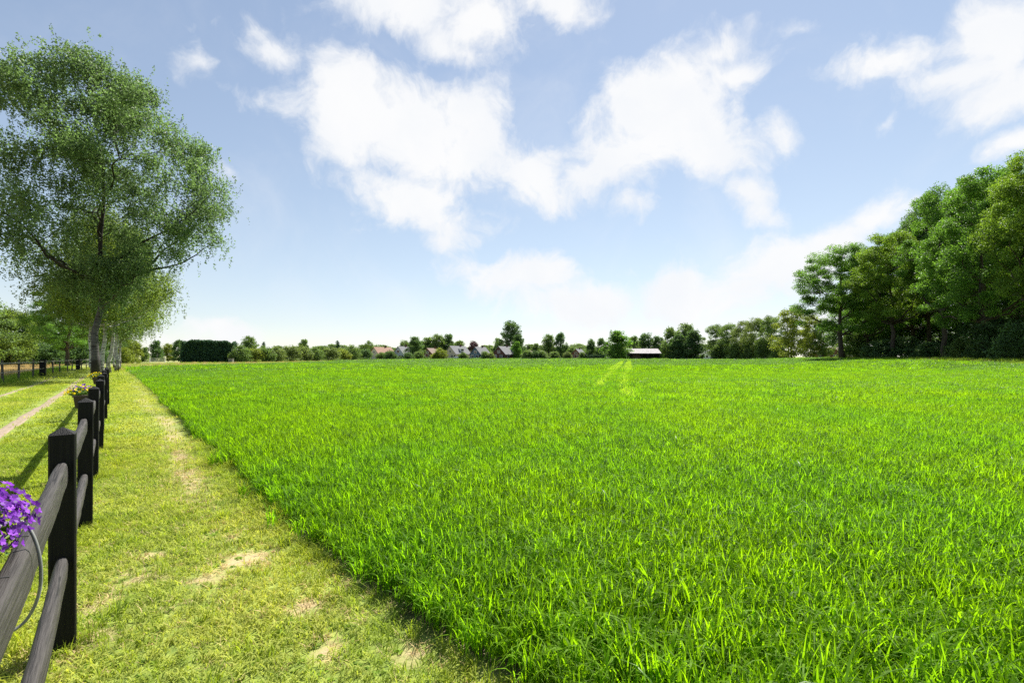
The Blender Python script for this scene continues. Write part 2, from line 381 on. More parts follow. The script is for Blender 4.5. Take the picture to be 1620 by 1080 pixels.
def track(v0, w, u0, u1):
    us = np.arange(u0, u1, .18); V = []; k = 7
    vc = v0 + .25 * (fbm(us * .12, us * 0 + v0, 41, 2) - .5)
    wl = w * (.75 + .7 * (fbm(us * 1.1, us * 0 + 1 + v0, 42, 3) - .3)); wr = w * (.75 + .7 * (fbm(us * 1.1, us * 0 + 7 + v0, 43, 3) - .3))
    for i, u in enumerate(us):
        for j in range(k):
            s = j / (k - 1); v = vc[i] - wl[i] + s * (wl[i] + wr[i]); x, y = uv(u, v)
            V.append((x, y, float(GZ(x, y)) + .012 - .014 * (s * (1 - s) * 4) * .3 - (.03 if j in (0, k - 1) else 0)))
    n = len(us); Fq = [(i * k + j, i * k + j + 1, (i + 1) * k + j + 1, (i + 1) * k + j) for i in range(n - 1) for j in range(k - 1)]
    o = link('dirt_track', fast_mesh('dirt_track', np.array(V), np.array(Fq), None, True), None, TM); tag(o, kind='structure')
    return vc
track(-1.5, .15, -6, 44); track(-3.05, .11, -6, 44)
def track_dist(u, v): return np.minimum(np.abs(v + 1.5), np.abs(v + 3.05))

# ------------------------------------------------------------------ scattered vegetation: tufts placed on points
def blades_mesh(name, n, spread, h, w, segs, droop, rs, lean=.35, base_up=0):
    zb = base_up
    V = []; Fq = []
    for i in range(n):
        a = rs.uniform(0, 6.283); rr = spread * math.sqrt(rs.uniform()); bx, by = rr * math.cos(a), rr * math.sin(a)
        th = rs.uniform(0, 6.283); dx, dy = math.cos(th), math.sin(th)
        H = h * rs.uniform(.65, 1.1); ln = lean * rs.uniform(.25, 1.3) * h; dr = droop * (rs.uniform() ** 1.5) * h; ww = w * rs.uniform(.7, 1.25)
        tw = rs.uniform(-.7, .7); b0 = len(V); base_up = 0 if rs.uniform() < .35 else zb * rs.uniform(.2, 1); H = H * (1 - .5 * (base_up > 0) * (zb > 0)); ln *= 1.0 if base_up else .9
        for s in range(segs + 1):
            q = s / segs
            ox = ln * q ** 1.7 + dr * .8 * max(0, q - .45) / .55 * q; z = H * q - dr * 1.1 * max(0, q - .5) ** 2 * 4 * .8 + base_up
            hw = ww * .5 * (1 if q < .55 else max(.06, (1 - q) / .45)) * (.7 + .3 * min(1, q * 4))
            pxa = th + math.pi / 2 + tw * q; px, py = math.cos(pxa) * hw, math.sin(pxa) * hw
            cx, cy = bx + dx * ox, by + dy * ox
            V += [(cx - px, cy - py, z), (cx + px, cy + py, z)]
        for s in range(segs):
            k = b0 + 2 * s; Fq.append((k, k + 1, k + 3, k + 2))
    return fast_mesh(name, np.array(V), np.array(Fq), None, False)
def rosette_mesh(name, n, r, rs):
    V = []; Fq = []
    for i in range(n):
        th = rs.uniform(0, 6.283); L = r * rs.uniform(.5, 1); el = rs.uniform(.2, .9); w = L * .28
        d = np.array((math.cos(th), math.sin(th), el)); s = np.array((-math.sin(th), math.cos(th), 0)); b0 = len(V); ox = np.array((rs.normal(0, r * .4), rs.normal(0, r * .4), 0))
        V += [ox, ox + d * L * .55 + s * w, ox + d * L * np.array((1, 1, .75)), ox + d * L * .55 - s * w]; Fq.append((b0, b0 + 1, b0 + 2, b0 + 3))
    return fast_mesh(name, np.array(V), np.array(Fq))
def tuft_set(name, meshes):
    c = bpy.data.collections.new(name)
    for i, (me, mat) in enumerate(meshes):
        me.materials.append(mat); o = bpy.data.objects.new('%s_%02d' % (name, i), me); c.objects.link(o)
    return c
def scatter(name, coll, pts, idx, scl, tilt=.12):
    n = len(pts); me = bpy.data.meshes.new(name); me.vertices.add(n); me.vertices.foreach_set('co', np.asarray(pts, np.float32).ravel())
    rot = np.stack((rng.normal(0, tilt, n), rng.normal(0, tilt, n), rng.uniform(0, 6.283, n)), 1).astype(np.float32)
    a = me.attributes.new('rot', 'FLOAT_VECTOR', 'POINT'); a.data.foreach_set('vector', rot.ravel())
    a = me.attributes.new('idx', 'INT', 'POINT'); a.data.foreach_set('value', np.asarray(idx, np.int32))
    a = me.attributes.new('scl', 'FLOAT_VECTOR', 'POINT'); sc = np.asarray(scl, np.float32)
    if sc.ndim == 1: sc = np.stack((sc, sc, sc), 1)
    a.data.foreach_set('vector', sc.ravel())
    o = link(name, me)
    g = bpy.data.node_groups.new(name, 'GeometryNodeTree')
    g.interface.new_socket('Geometry', in_out='INPUT', socket_type='NodeSocketGeometry'); g.interface.new_socket('Geometry', in_out='OUTPUT', socket_type='NodeSocketGeometry')
    gi = N(g, 'NodeGroupInput'); go = N(g, 'NodeGroupOutput'); ip = N(g, 'GeometryNodeInstanceOnPoints'); ci = N(g, 'GeometryNodeCollectionInfo')
    ci.inputs['Collection'].default_value = coll; ci.inputs['Separate Children'].default_value = True; ci.inputs['Reset Children'].default_value = True
    def na(nm, ty):
        q = N(g, 'GeometryNodeInputNamedAttribute', data_type=ty); q.inputs['Name'].default_value = nm; return q.outputs['Attribute']
    LK(g, gi.outputs[0], ip.inputs['Points']); LK(g, ci.outputs[0], ip.inputs['Instance']); ip.inputs['Pick Instance'].default_value = True
    LK(g, na('idx', 'INT'), ip.inputs['Instance Index'])
    er = N(g, 'FunctionNodeEulerToRotation'); LK(g, na('rot', 'FLOAT_VECTOR'), er.inputs[0]); LK(g, er.outputs[0], ip.inputs['Rotation'])
    LK(g, na('scl', 'FLOAT_VECTOR'), ip.inputs['Scale']); LK(g, ip.outputs[0], go.inputs[0])
    md = o.modifiers.new('tufts', 'NODES'); md.node_group = g
    return o
def sample_box(x0, x1, y0, y1, dens):
    s = 1 / math.sqrt(dens); gx = np.arange(x0, x1, s); gy = np.arange(y0, y1, s)
    X, Y = np.meshgrid(gx, gy); X = X.ravel(); Y = Y.ravel()
    return X + rng.uniform(-.5, .5, len(X)) * s * 1.3, Y + rng.uniform(-.5, .5, len(X)) * s * 1.3
def in_view(x, y, m): return (np.abs(x) < np.maximum(y, 0) * 1.16 + m) & (y > -m * .3)

rs = np.random.default_rng(3)
crop_meshes = []
for k in range(5): crop_meshes.append((blades_mesh('crop_tuft', 27, .07, .31, .0100, 5, (.3, .4, .35, .5, .85)[k], rs, .30, .15), M['crop']))       # 0-4
for k in range(4): crop_meshes.append((blades_mesh('crop_tuft', 66, .24, .31, .0128, 4, .4, rs, .30, .15), M['crop'] if k < 3 else M['crop_blue']))      # 5-8
for k in range(3): crop_meshes.append((blades_mesh('crop_tuft', 84, .8, .33, .034, 3, .5, rs, .45), M['crop' if k < 2 else 'crop_blue']))                # 9-11
for k in range(3): crop_meshes.append((blades_mesh('crop_tuft', 80, 2.3, .35, .09, 2, .5, rs, .8), M['crop_blue' if k < 2 else 'crop']))               # 12-14
for k in range(2): crop_meshes.append((blades_mesh('crop_tuft', 40, .22, .27, .02, 3, .6, rs, .7), M['crop_pale']))         # 15-16
for k in range(2): crop_meshes.append((blades_mesh('crop_tuft', 5, .05, .50, .010, 5, .7, rs, .3), M['crop_blue']))        # 17-18 taller stalks
crop_coll = tuft_set('crop_tuft', crop_meshes)
def tram(x, y):
    """distance to the two wheel tracks a tractor left in the crop"""
    d = np.full(len(x), 9.)
    for (xa, ya), (xb, yb), y0 in (((3.7, 15.8), (33.5, 130.), 15), ((2.55, 15.8), (31.6, 130.), 20)):
        t = (y - ya) / (yb - ya); xc = xa + (xb - xa) * t + .5 * np.exp(-np.abs(y - 14) / 5)
        d = np.minimum(d, np.where(y > y0, np.abs(x - xc), 9))
    return d
CP, CI, CS = [], [], []
for d0, d1, dens, ids, xr in ((0, 13, 200, (0, 5), 20), (13, 42, 26, (5, 9), 55), (42, 110, 2.2, (9, 12), 130), (110, 262, .32, (12, 15), 240)):
    x, y = sample_box(-min(xr, 80), min(xr, 130), -3 if d0 == 0 else d0 - 6, d1 + 6, dens)
    dist = y + rng.uniform(-1, 1, len(y)) * d0 * .1
    k = (dist >= (d0 if d0 else -9)) & (dist < d1) & in_view(x, y, 3 if d0 == 0 else 5) & (inside(x, y, CROP_POLY) | ((d0 < 50) & (np.abs(to_uv(x, y)[1] - EDGE) < .9) & (to_uv(x, y)[0] < 69) & (to_uv(x, y)[0] > -8)))
    if d0 < 50: k &= edge_wave(x, y) > EDGE + (-.03 if d0 == 0 else .05) - .26 * (rng.uniform(size=len(x)) < .03) * rng.uniform(size=len(x))
    if d0 == 0: k &= ~((np.abs(x) < .35) & (y < .5) & (y > -.5))
    x, y = x[k], y[k]
    td = tram(x, y); ins = td < (.22 if d1 < 60 else .32)
    idx = rng.integers(ids[0], ids[1], len(x)); 
    gl = fbm(x * .09, y * .09, 55, 3)
    s = rng.uniform(.82, 1.1, len(x)) * (.86 + .28 * gl)
    if d0 < 50:      # the outermost row is a little shorter and leans outward
        e = sstep(EDGE, EDGE + .35, edge_wave(x, y)); s = s * (.78 + .22 * e)
    if d0 >= 13:     # bluer leaf colour in drifts further out, painting in the sheen of grazing view
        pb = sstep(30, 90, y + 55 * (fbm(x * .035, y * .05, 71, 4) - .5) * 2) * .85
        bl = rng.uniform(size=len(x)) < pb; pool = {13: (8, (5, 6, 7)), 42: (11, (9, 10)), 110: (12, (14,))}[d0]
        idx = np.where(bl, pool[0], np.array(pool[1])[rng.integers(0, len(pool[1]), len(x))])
    if d0 < 40: tall = rng.uniform(size=len(x)) < (.004 if d0 == 0 else .03); idx[tall] = rng.integers(17, 19, tall.sum())
    pale = ins & (d1 > 13); idx[pale] = 15 + rng.integers(0, 2, pale.sum())
    s3 = np.stack((s, s, s), 1)
    if d1 > 50: s3[ins, 0] *= 1.5; s3[ins, 1] *= 1.5
    keep = rng.uniform(size=len(x)) < np.where(ins & (d1 <= 13), .4, 1)
    x, y, idx, s3 = x[keep], y[keep], idx[keep], s3[keep]
    CP.append(np.stack((x, y, GZ(x, y)), 1)); CI.append(idx); CS.append(s3)
# extra pale tufts filling the wheel tracks further out
x, y = sample_box(2, 36, 42, 130, 9); k = tram(x, y) < .3; x, y = x[k], y[k]
CP.append(np.stack((x, y, GZ(x, y) + .08), 1)); CI.append(15 + rng.integers(0, 2, len(x))); CS.append(np.full((len(x), 3), 1.25))
o = scatter('crop', crop_coll, np.concatenate(CP), np.concatenate(CI), np.concatenate(CS), .10)
tag(o, 'bright green young cereal crop covering the wide field', 'crop', kind='stuff')
print('crop tufts', sum(map(len, CI)))

lawn_meshes = []
for k in range(4): lawn_meshes.append((blades_mesh('lawn_tuft', 13, .045, .06, .0056, 3, .8, rs, .75), M['lawn']))            # 0-3
for k in range(3): lawn_meshes.append((blades_mesh('lawn_tuft', 11, .045, .055, .0056, 3, .8, rs, .8), M['lawn_yellow']))     # 4-6
for k in range(2): lawn_meshes.append((blades_mesh('lawn_tuft', 9, .06, .034, .0048, 2, .3, rs, 1.6), M['lawn_dry']))         # 7-8
for k in range(2): lawn_meshes.append((rosette_mesh('lawn_tuft', 12, .032, rs), M['weed']))                                   # 9-10
for k in range(2): lawn_meshes.append((blades_mesh('lawn_tuft', 20, .05, .15, .005, 4, .8, rs, .5), M['lawn']))              # 11-12 long tuft
for k in range(3): lawn_meshes.append((blades_mesh('lawn_tuft', 34, .22, .06, .011, 2, .6, rs, .7), M['lawn'] if k < 2 else M['lawn_yellow']))     # 13-15 mid
for k in range(3): lawn_meshes.append((blades_mesh('lawn_tuft', 40, .75, .075, .035, 2, .4, rs, .8), M['lawn'] if k < 2 else M['lawn_yellow']))    # 16-18 far
for k in range(2): lawn_meshes.append((blades_mesh('lawn_tuft', 34, .5, .45, .012, 3, .5, rs, .35), M['lawn_dry']))          # 19-20 hay
for k in range(2): lawn_meshes.append((blades_mesh('lawn_tuft', 36, .5, .42, .016, 3, .6, rs, .4), M['weed']))               # 21-22 tall weeds
lawn_coll = tuft_set('lawn_tuft', lawn_meshes)
LP, LI, LS = [], [], []
def put(x, y, idx, s): LP.append(np.stack((x, y, GZ(x, y)), 1)); LI.append(idx); LS.append(np.stack((s, s, s), 1))
x, y = sample_box(-14, 3, -1, 8.5, 560); u, v = to_uv(x, y)
k = in_view(x, y, 1.2) & (edge_wave(x, y) < EDGE - .04) & (v > -4.4) & (track_dist(u, v) > .22) & (y < 8 + rng.uniform(-.8, .8, len(x)))
x, y, u, v = x[k], y[k], u[k], v[k]; b = bareness(x, y); ed = edge_wave(x, y)
q = rng.uniform(size=len(x)); k = q > np.clip(b * 1.15 - .1, 0, .93); k &= (ed < EDGE - .07) | (q > .6)
x, y, u, v, b, ed = x[k], y[k], u[k], v[k], b[k], ed[k]; n = len(x)
yel = fbm(x * .9, y * .9, 61, 4) + .25 * np.exp(-((v - .8) / .5) ** 2) - .12 * (v < 0); r = rng.uniform(size=n)
idx = np.where(r < sstep(.40, .72, yel) * .8, rng.integers(4, 7, n), rng.integers(0, 4, n))
idx = np.where(rng.uniform(size=n) < np.clip(b * 1.1, .12, .75), rng.integers(7, 9, n), idx)
clover = (fbm(x * 2, y * 2, 63, 3) > .56) & (rng.uniform(size=n) < .12); idx = np.where(clover, rng.integers(9, 11, n), idx)
longt = rng.uniform(size=n) < .004 + .10 * sstep(.3, .1, EDGE - ed); idx = np.where(longt, rng.integers(11, 13, n), idx)
put(x, y, idx, rng.uniform(.6, 1.25, n) * (.75 + .6 * fbm(x * 1.6, y * 1.6, 65, 3)))
for i in range(-1, 6):      # rank grass left standing round the foot of each fence post
    n = 46; uu = i * 2.18 + rng.normal(0, .09, n); vv = rng.normal(0, .09, n); x = P1[0] + uu * fd[0] + vv * fn[0]; y = P1[1] + uu * fd[1] + vv * fn[1]
    k = np.maximum(np.abs(uu - i * 2.18), np.abs(vv)) > .055; x, y = x[k], y[k]; put(x, y, np.where(rng.uniform(size=len(x)) < .3, rng.integers(9, 11, len(x)), rng.integers(11, 13, len(x))), rng.uniform(.35, .9, len(x)))
x, y = sample_box(-34, 2, 7, 28, 34); u, v = to_uv(x, y)
k = in_view(x, y, 2) & (edge_wave(x, y) < EDGE - .1) & (v > -4.6) & (track_dist(u, v) > .24) & (y < 26 + rng.uniform(-2, 2, len(x))) & (y > 7.6 + rng.uniform(-.8, .8, len(x)))
x, y, u, v = x[k], y[k], u[k], v[k]; b = bareness(x, y); k = rng.uniform(size=len(x)) > np.clip(b * 1.1, 0, .9); x, y, u, v, b = x[k], y[k], u[k], v[k], b[k]; n = len(x)
yel = b * .3 + fbm(x * .7, y * .7, 61, 4) + .15 * (v > .2); put(x, y, np.where(rng.uniform(size=n) < sstep(.43, .73, yel), 15, rng.integers(13, 15, n)), rng.uniform(.7, 1.15, n))
x, y = sample_box(-64, -10, 24, 66, 4); u, v = to_uv(x, y)
k = in_view(x, y, 4) & (edge_wave(x, y) < EDGE - .3) & (v > -4.6) & (track_dist(u, v) > .4); x, y, u, v = x[k], y[k], u[k], v[k]; n = len(x)
put(x, y, np.where(rng.uniform(size=n) < .3, 18, rng.integers(16, 18, n)), rng.uniform(.7, 1.1, n))
o = scatter('lawn_grass', lawn_coll, np.concatenate(LP), np.concatenate(LI), np.concatenate(LS), .15)
tag(o, 'short patchy mown grass of the lane and field margin', 'grass', kind='stuff')
print('lawn tufts', sum(map(len, LI)))
# hay meadow behind the paddock fence, rough grass under that fence and along the far rim of the field
LP, LI, LS = [], [], []
x, y = sample_box(-110, -22, 20, 92, 1.6); u, v = to_uv(x, y); k = in_view(x, y, 5) & (v < -5.4); x, y = x[k], y[k]; n = len(x)
put(x, y, rng.integers(19, 21, n), rng.uniform(.6, 1.0, n))
x, y = sample_box(-75, -20, 18, 70, 5); u, v = to_uv(x, y); k = in_view(x, y, 5) & (v < -4.35 + .5 * (vnoise(u * .4, v * 0, 8) - .5)) & (v > -5.6); x, y = x[k], y[k]; n = len(x)
put(x, y, rng.integers(21, 23, n), rng.uniform(.5, 1.0, n))
x, y = sample_box(-75, 90, 50, 150, .8); k = (~inside(x, y, CROP_POLY)) & in_view(x, y, 5); u, v = to_uv(x, y); k &= v > .5; x, y = x[k], y[k]; n = len(x)
put(x, y, np.where(rng.uniform(size=n) < .55, rng.integers(21, 23, n), rng.integers(19, 21, n)), rng.uniform(.7, 1.1, n))
x, y = sample_box(30, 100, 30, 112, 1.3); k = (~inside(x, y, CROP_POLY)) & in_view(x, y, 6) & (gz(x, y) > .3); x, y = x[k], y[k]; n = len(x)
put(x, y, rng.integers(21, 23, n), rng.uniform(.8, 1.5, n))
o = scatter('meadow_grass', lawn_coll, np.concatenate(LP), np.concatenate(LI), np.concatenate(LS), .1)
tag(o, 'long pale hay grass of the paddock and field rim', 'grass', kind='stuff')

# ------------------------------------------------------------------ lane fence
SP = 2.18
def post_mesh():
    b = MB(); w = .05; h = 1.105; bv = .006
    ring = [(-w + bv, -w), (w - bv, -w), (w, -w + bv), (w, w - bv), (w - bv, w), (-w + bv, w), (-w, w - bv), (-w, -w + bv)]
    V = [(x, y, -.3) for x, y in ring] + [(x, y, h) for x, y in ring] + [(0, 0, h + .036)]
    b.add(V, [(i, (i + 1) % 8, 8 + (i + 1) % 8, 8 + i) for i in range(8)] + [(8 + i, 8 + (i + 1) % 8, 16) for i in range(8)])
    return b.mesh('post')
def rail_mesh(hh, ww, seed, round_top):
    r_ = random.Random(seed); L = SP - .07; n = 15; prof = []
    K = 14
    for k in range(K):
        th = 2 * math.pi * k / K; e = .5 if round_top else .8
        c, s = math.cos(th), math.sin(th); prof.append((math.copysign(abs(c) ** e, c) * ww / 2, math.copysign(abs(s) ** (.75 if s > 0 else .4), s) * hh / 2))
    V = []; F_ = []
    for i in range(n + 1):
        q = i / n; x = (q - .5) * L; dz = -.012 * math.sin(math.pi * q) + r_.uniform(-.002, .002); dy = r_.uniform(-.002, .002)
        tp = 1 - .12 * (max(0, .06 - min(q, 1 - q)) / .06) ** 2
        for k, (a, b) in enumerate(prof): V.append((x, a * tp + dy, b * tp + dz + r_.uniform(-.0012, .0012)))
    F_ = [(i * K + k, i * K + (k + 1) % K, (i + 1) * K + (k + 1) % K, (i + 1) * K + k) for i in range(n) for k in range(K)]
    F_ += [tuple(range(K)), tuple(n * K + k for k in range(K - 1, -1, -1))]
    b = MB(); b.add(V, F_); return b.mesh('rail', True)
lf = empty('lane_fence', (P1[0], P1[1], float(GZ(*P1))), LANE_ROT)
tag(lf, 'black post and rail wooden fence along the grass lane', 'fence')
pm = post_mesh(); rt = [rail_mesh(.115, .050, s, True) for s in (1, 2)]; rl = [rail_mesh(.084, .052, s, False) for s in (3, 4)]
NPOST = 9
base_z = float(GZ(*P1))
for i in range(-1, NPOST):
    x, y = uv(i * SP, 0); z = float(GZ(x, y)) - base_z
    p = link('post', pm, lf, M['post']); p.location = (i * SP + .02 * math.sin(i * 5), (.02 * math.sin(i * 3.3)), z); p.rotation_euler = (.008 * math.sin(i * 7), .008 * math.sin(i * 4.1), .03 * math.sin(i * 2.7))
    if i < NPOST - 1:
        a = link('rail', rt[i % 2], lf, M['rail']); a.location = ((i + .5) * SP, 0, .915 + z); a.rotation_euler = (.03 * math.sin(i), .004 * math.sin(i * 2), 0)
        b = link('rail', rl[i % 2], lf, M['rail']); b.location = ((i + .5) * SP, 0, .455 + z); b.rotation_euler = (.05 * math.sin(i * 2), .006 * math.sin(i * 3), 0)
# ------------------------------------------------------------------ flower planters hung on the fence, and the hose
def blossoms(n, size, cen, ext, rs_):
    V, Fq, T = [], [], []
    for i in range(n):
        d = rs_.normal(size=3); d[2] = abs(d[2]) * .95 - .08; d /= np.linalg.norm(d); p = cen + d * ext * rs_.uniform(.8, 1.08)
        nn = d + rs_.normal(0, .35, 3); nn /= np.linalg.norm(nn); a = np.cross(nn, rs_.normal(size=3)); a /= np.linalg.norm(a); b = np.cross(nn, a)
        sz = size * rs_.uniform(.75, 1.2); t = rs_.uniform()
        for k in range(5):
            th = k * 1.2566 + rs_.uniform(-.1, .1); f = lambda an, r, up: p + (a * math.cos(an) + b * math.sin(an)) * r * sz + nn * up * sz
            b0 = len(V); up = rs_.uniform(.05, .35)
            V += [p - nn * sz * .2, f(th - .62, .7, up * .6), f(th - .3, 1.0, up), f(th + .3, 1.0, up), f(th + .62, .7, up * .6)]
            Fq.append((b0, b0 + 1, b0 + 2, b0 + 3, b0 + 4)); T += [t] * 5
    return fast_mesh('blossoms', np.array(V), np.array(Fq), dict(tint=np.array(T)))
def leaf_cloud(P, size, rs_, up=.5, aspect=.55, tint=None, name='leaves'):
    P = np.asarray(P); n = len(P); nn = rs_.normal(size=(n, 3)); nn[:, 2] += up; nn /= np.linalg.norm(nn, axis=1)[:, None] + 1e-9
    a = np.cross(nn, rs_.normal(size=(n, 3))); a /= np.linalg.norm(a, axis=1)[:, None] + 1e-9; b = np.cross(nn, a)
    s = (size * rs_.uniform(.6, 1.3, n))[:, None] * .5
    bend = nn * s * .25
    V = np.stack((P - a * s + bend, P + b * s * aspect - bend, P + a * s + bend, P - b * s * aspect - bend), 1).reshape(-1, 3)
    Fq = np.arange(4 * n).reshape(-1, 4)
    t = rs_.uniform(0, 1, n) if tint is None else np.clip(tint + rs_.normal(0, .22, n), 0, 1)
    return fast_mesh(name, V, Fq, dict(tint=np.repeat(t, 4)))
def planter(u, v, ztop, L, label, colours, n, seed, size=.016, hgt=.10):
    rs_ = np.random.default_rng(seed); x, y = uv(u, v); root = empty('flower_planter', (x, y, float(GZ(x, y)) + ztop), LANE_ROT)
    tag(root, label, 'planter', 'flower planters hung on the lane fence')
    b = MB(); b.box((0, 0, -.085), (L, .15, .15), 0); V = b.v
    b.v = [(p[0] * (1 if p[2] > -.1 else .9), p[1] * (1 if p[2] > -.1 else .75), p[2]) for p in V]
    b.box((0, 0, -.004), (L + .02, .17, .018), 0); b.obj('trough', M['plastic'], root)
    dz = .979 - ztop
    for sx in (-.3, .3):
        h = MB(); h.tube([(sx * L, -.08, dz - .05), (sx * L, -.09, dz - .004), (sx * L, -.10, dz + .003), (sx * L, -.13, dz + .003), (sx * L, -.145, dz)], .0018, 6); h.obj('hook', M['dark_iron'], root)
    P = rs_.normal(size=(500, 3)); P /= np.linalg.norm(P, axis=1)[:, None]; P *= rs_.uniform(.4, 1, 500)[:, None]; P[:, 2] = np.abs(P[:, 2]) - .25
    link('foliage', leaf_cloud(P * np.array((L * .52, .15, hgt)) + (0, 0, .03), .035, rs_, .5, .5, None, 'foliage'), root, M['weed_t'])
    for c, frac, off in colours:
        o = link('blossoms', blossoms(int(n * frac), size, np.array((off * L, 0, .035)), np.array((L * (.55 if frac > .6 else .34), .17, hgt)), rs_), root, M[c])
M['dark_iron'] = noisy_mat('dark_iron', (.02, .02, .02), (.04, .04, .04), 20, .5, .4)
M['weed_t'] = leaf_mat('planter_leaf', (.06, .13, .02), .35, (1.2, 1.1, .8), .35, .45, .35)
planter(-1.52, -.13, 1.015, .54, 'planter spilling over with violet flowers beside the grey hose', [('purple', 1, 0)], 900, 5, .0095, .125)
planter(5.15, -.135, .99, .44, 'planter of mixed yellow and violet flowers midway along the lane fence', [('yellow', .5, -.28), ('purple', .6, .25)], 95, 6, .016, .10)
planter(11.8, -.135, .99, .4, 'planter of yellow flowers at the far end of the lane fence', [('yellow', 1, 0)], 45, 8, .017, .09)
pts = [ray(-6, 835, 1.18), ray(14, 826, 1.24), ray(32, 824, 1.30), ray(45, 834, 1.30), ray(57, 858, 1.30), ray(64, 890, 1.30), ray(64, 925, 1.30), ray(56, 955, 1.29), ray(40, 982, 1.28), ray(20, 997, 1.26), ray(2, 1004, 1.24), ray(-30, 1000, 1.2), ray(-70, 960, 1.14)]
def smooth_path(P, k=5):
    out = []
    for i in range(len(P) - 1):
        p0, p1, p2, p3 = P[max(i - 1, 0)], P[i], P[i + 1], P[min(i + 2, len(P) - 1)]
        for j in range(k):
            t = j / k; out.append(.5 * ((2 * p1) + (p2 - p0) * t + (2 * p0 - 5 * p1 + 4 * p2 - p3) * t * t + (3 * p1 - p0 - 3 * p2 + p3) * t ** 3))
    return out + [P[-1]]
hb_ = MB(); hb_.tube(smooth_path(pts), .0042, 8); tag(hb_.obj('garden_hose', M['hose'], None, True), 'thin grey hose looping off the top rail under the violet flowers', 'hose')

# ------------------------------------------------------------------ paddock fence
pf0 = np.array((-28.0, 25.0)); pfd = np.array((-.62, .785))
pf = empty('paddock_fence', (pf0[0], pf0[1], 0), math.atan2(pfd[1], pfd[0])); tag(pf, 'low grey wooden paddock fence between the lane and the hay meadow', 'fence')
b = MB(); b.box((0, 0, .55), (.09, .09, 1.5), 0); thin = b.mesh('post')
b = MB(); b.box((0, 0, .58), (.34, .34, 1.3), 0); b.box((0, 0, 1.25), (.40, .40, .05), 0)
thick = b.mesh('gate_post')
tl = np.arange(-8, 62, 4.0)
for i, t in enumerate(tl):
    if i in (5, 10): q = link('gate_post', thick, pf, M['post'])
    else: q = link('post', thin, pf, M['paddock_wood'])
    q.location = (t, .04 * math.sin(i * 3), 0); q.rotation_euler = (.02 * math.sin(i * 5), .02 * math.sin(i * 2), 0)
    if i < len(tl) - 1:
        for z, hh in ((1.13, .06), (.62, .035)):
            b = MB(); b.box((t + 2, -.06, z), (4.0, .03, hh), 0); b.obj('rail', M['wire'], pf)

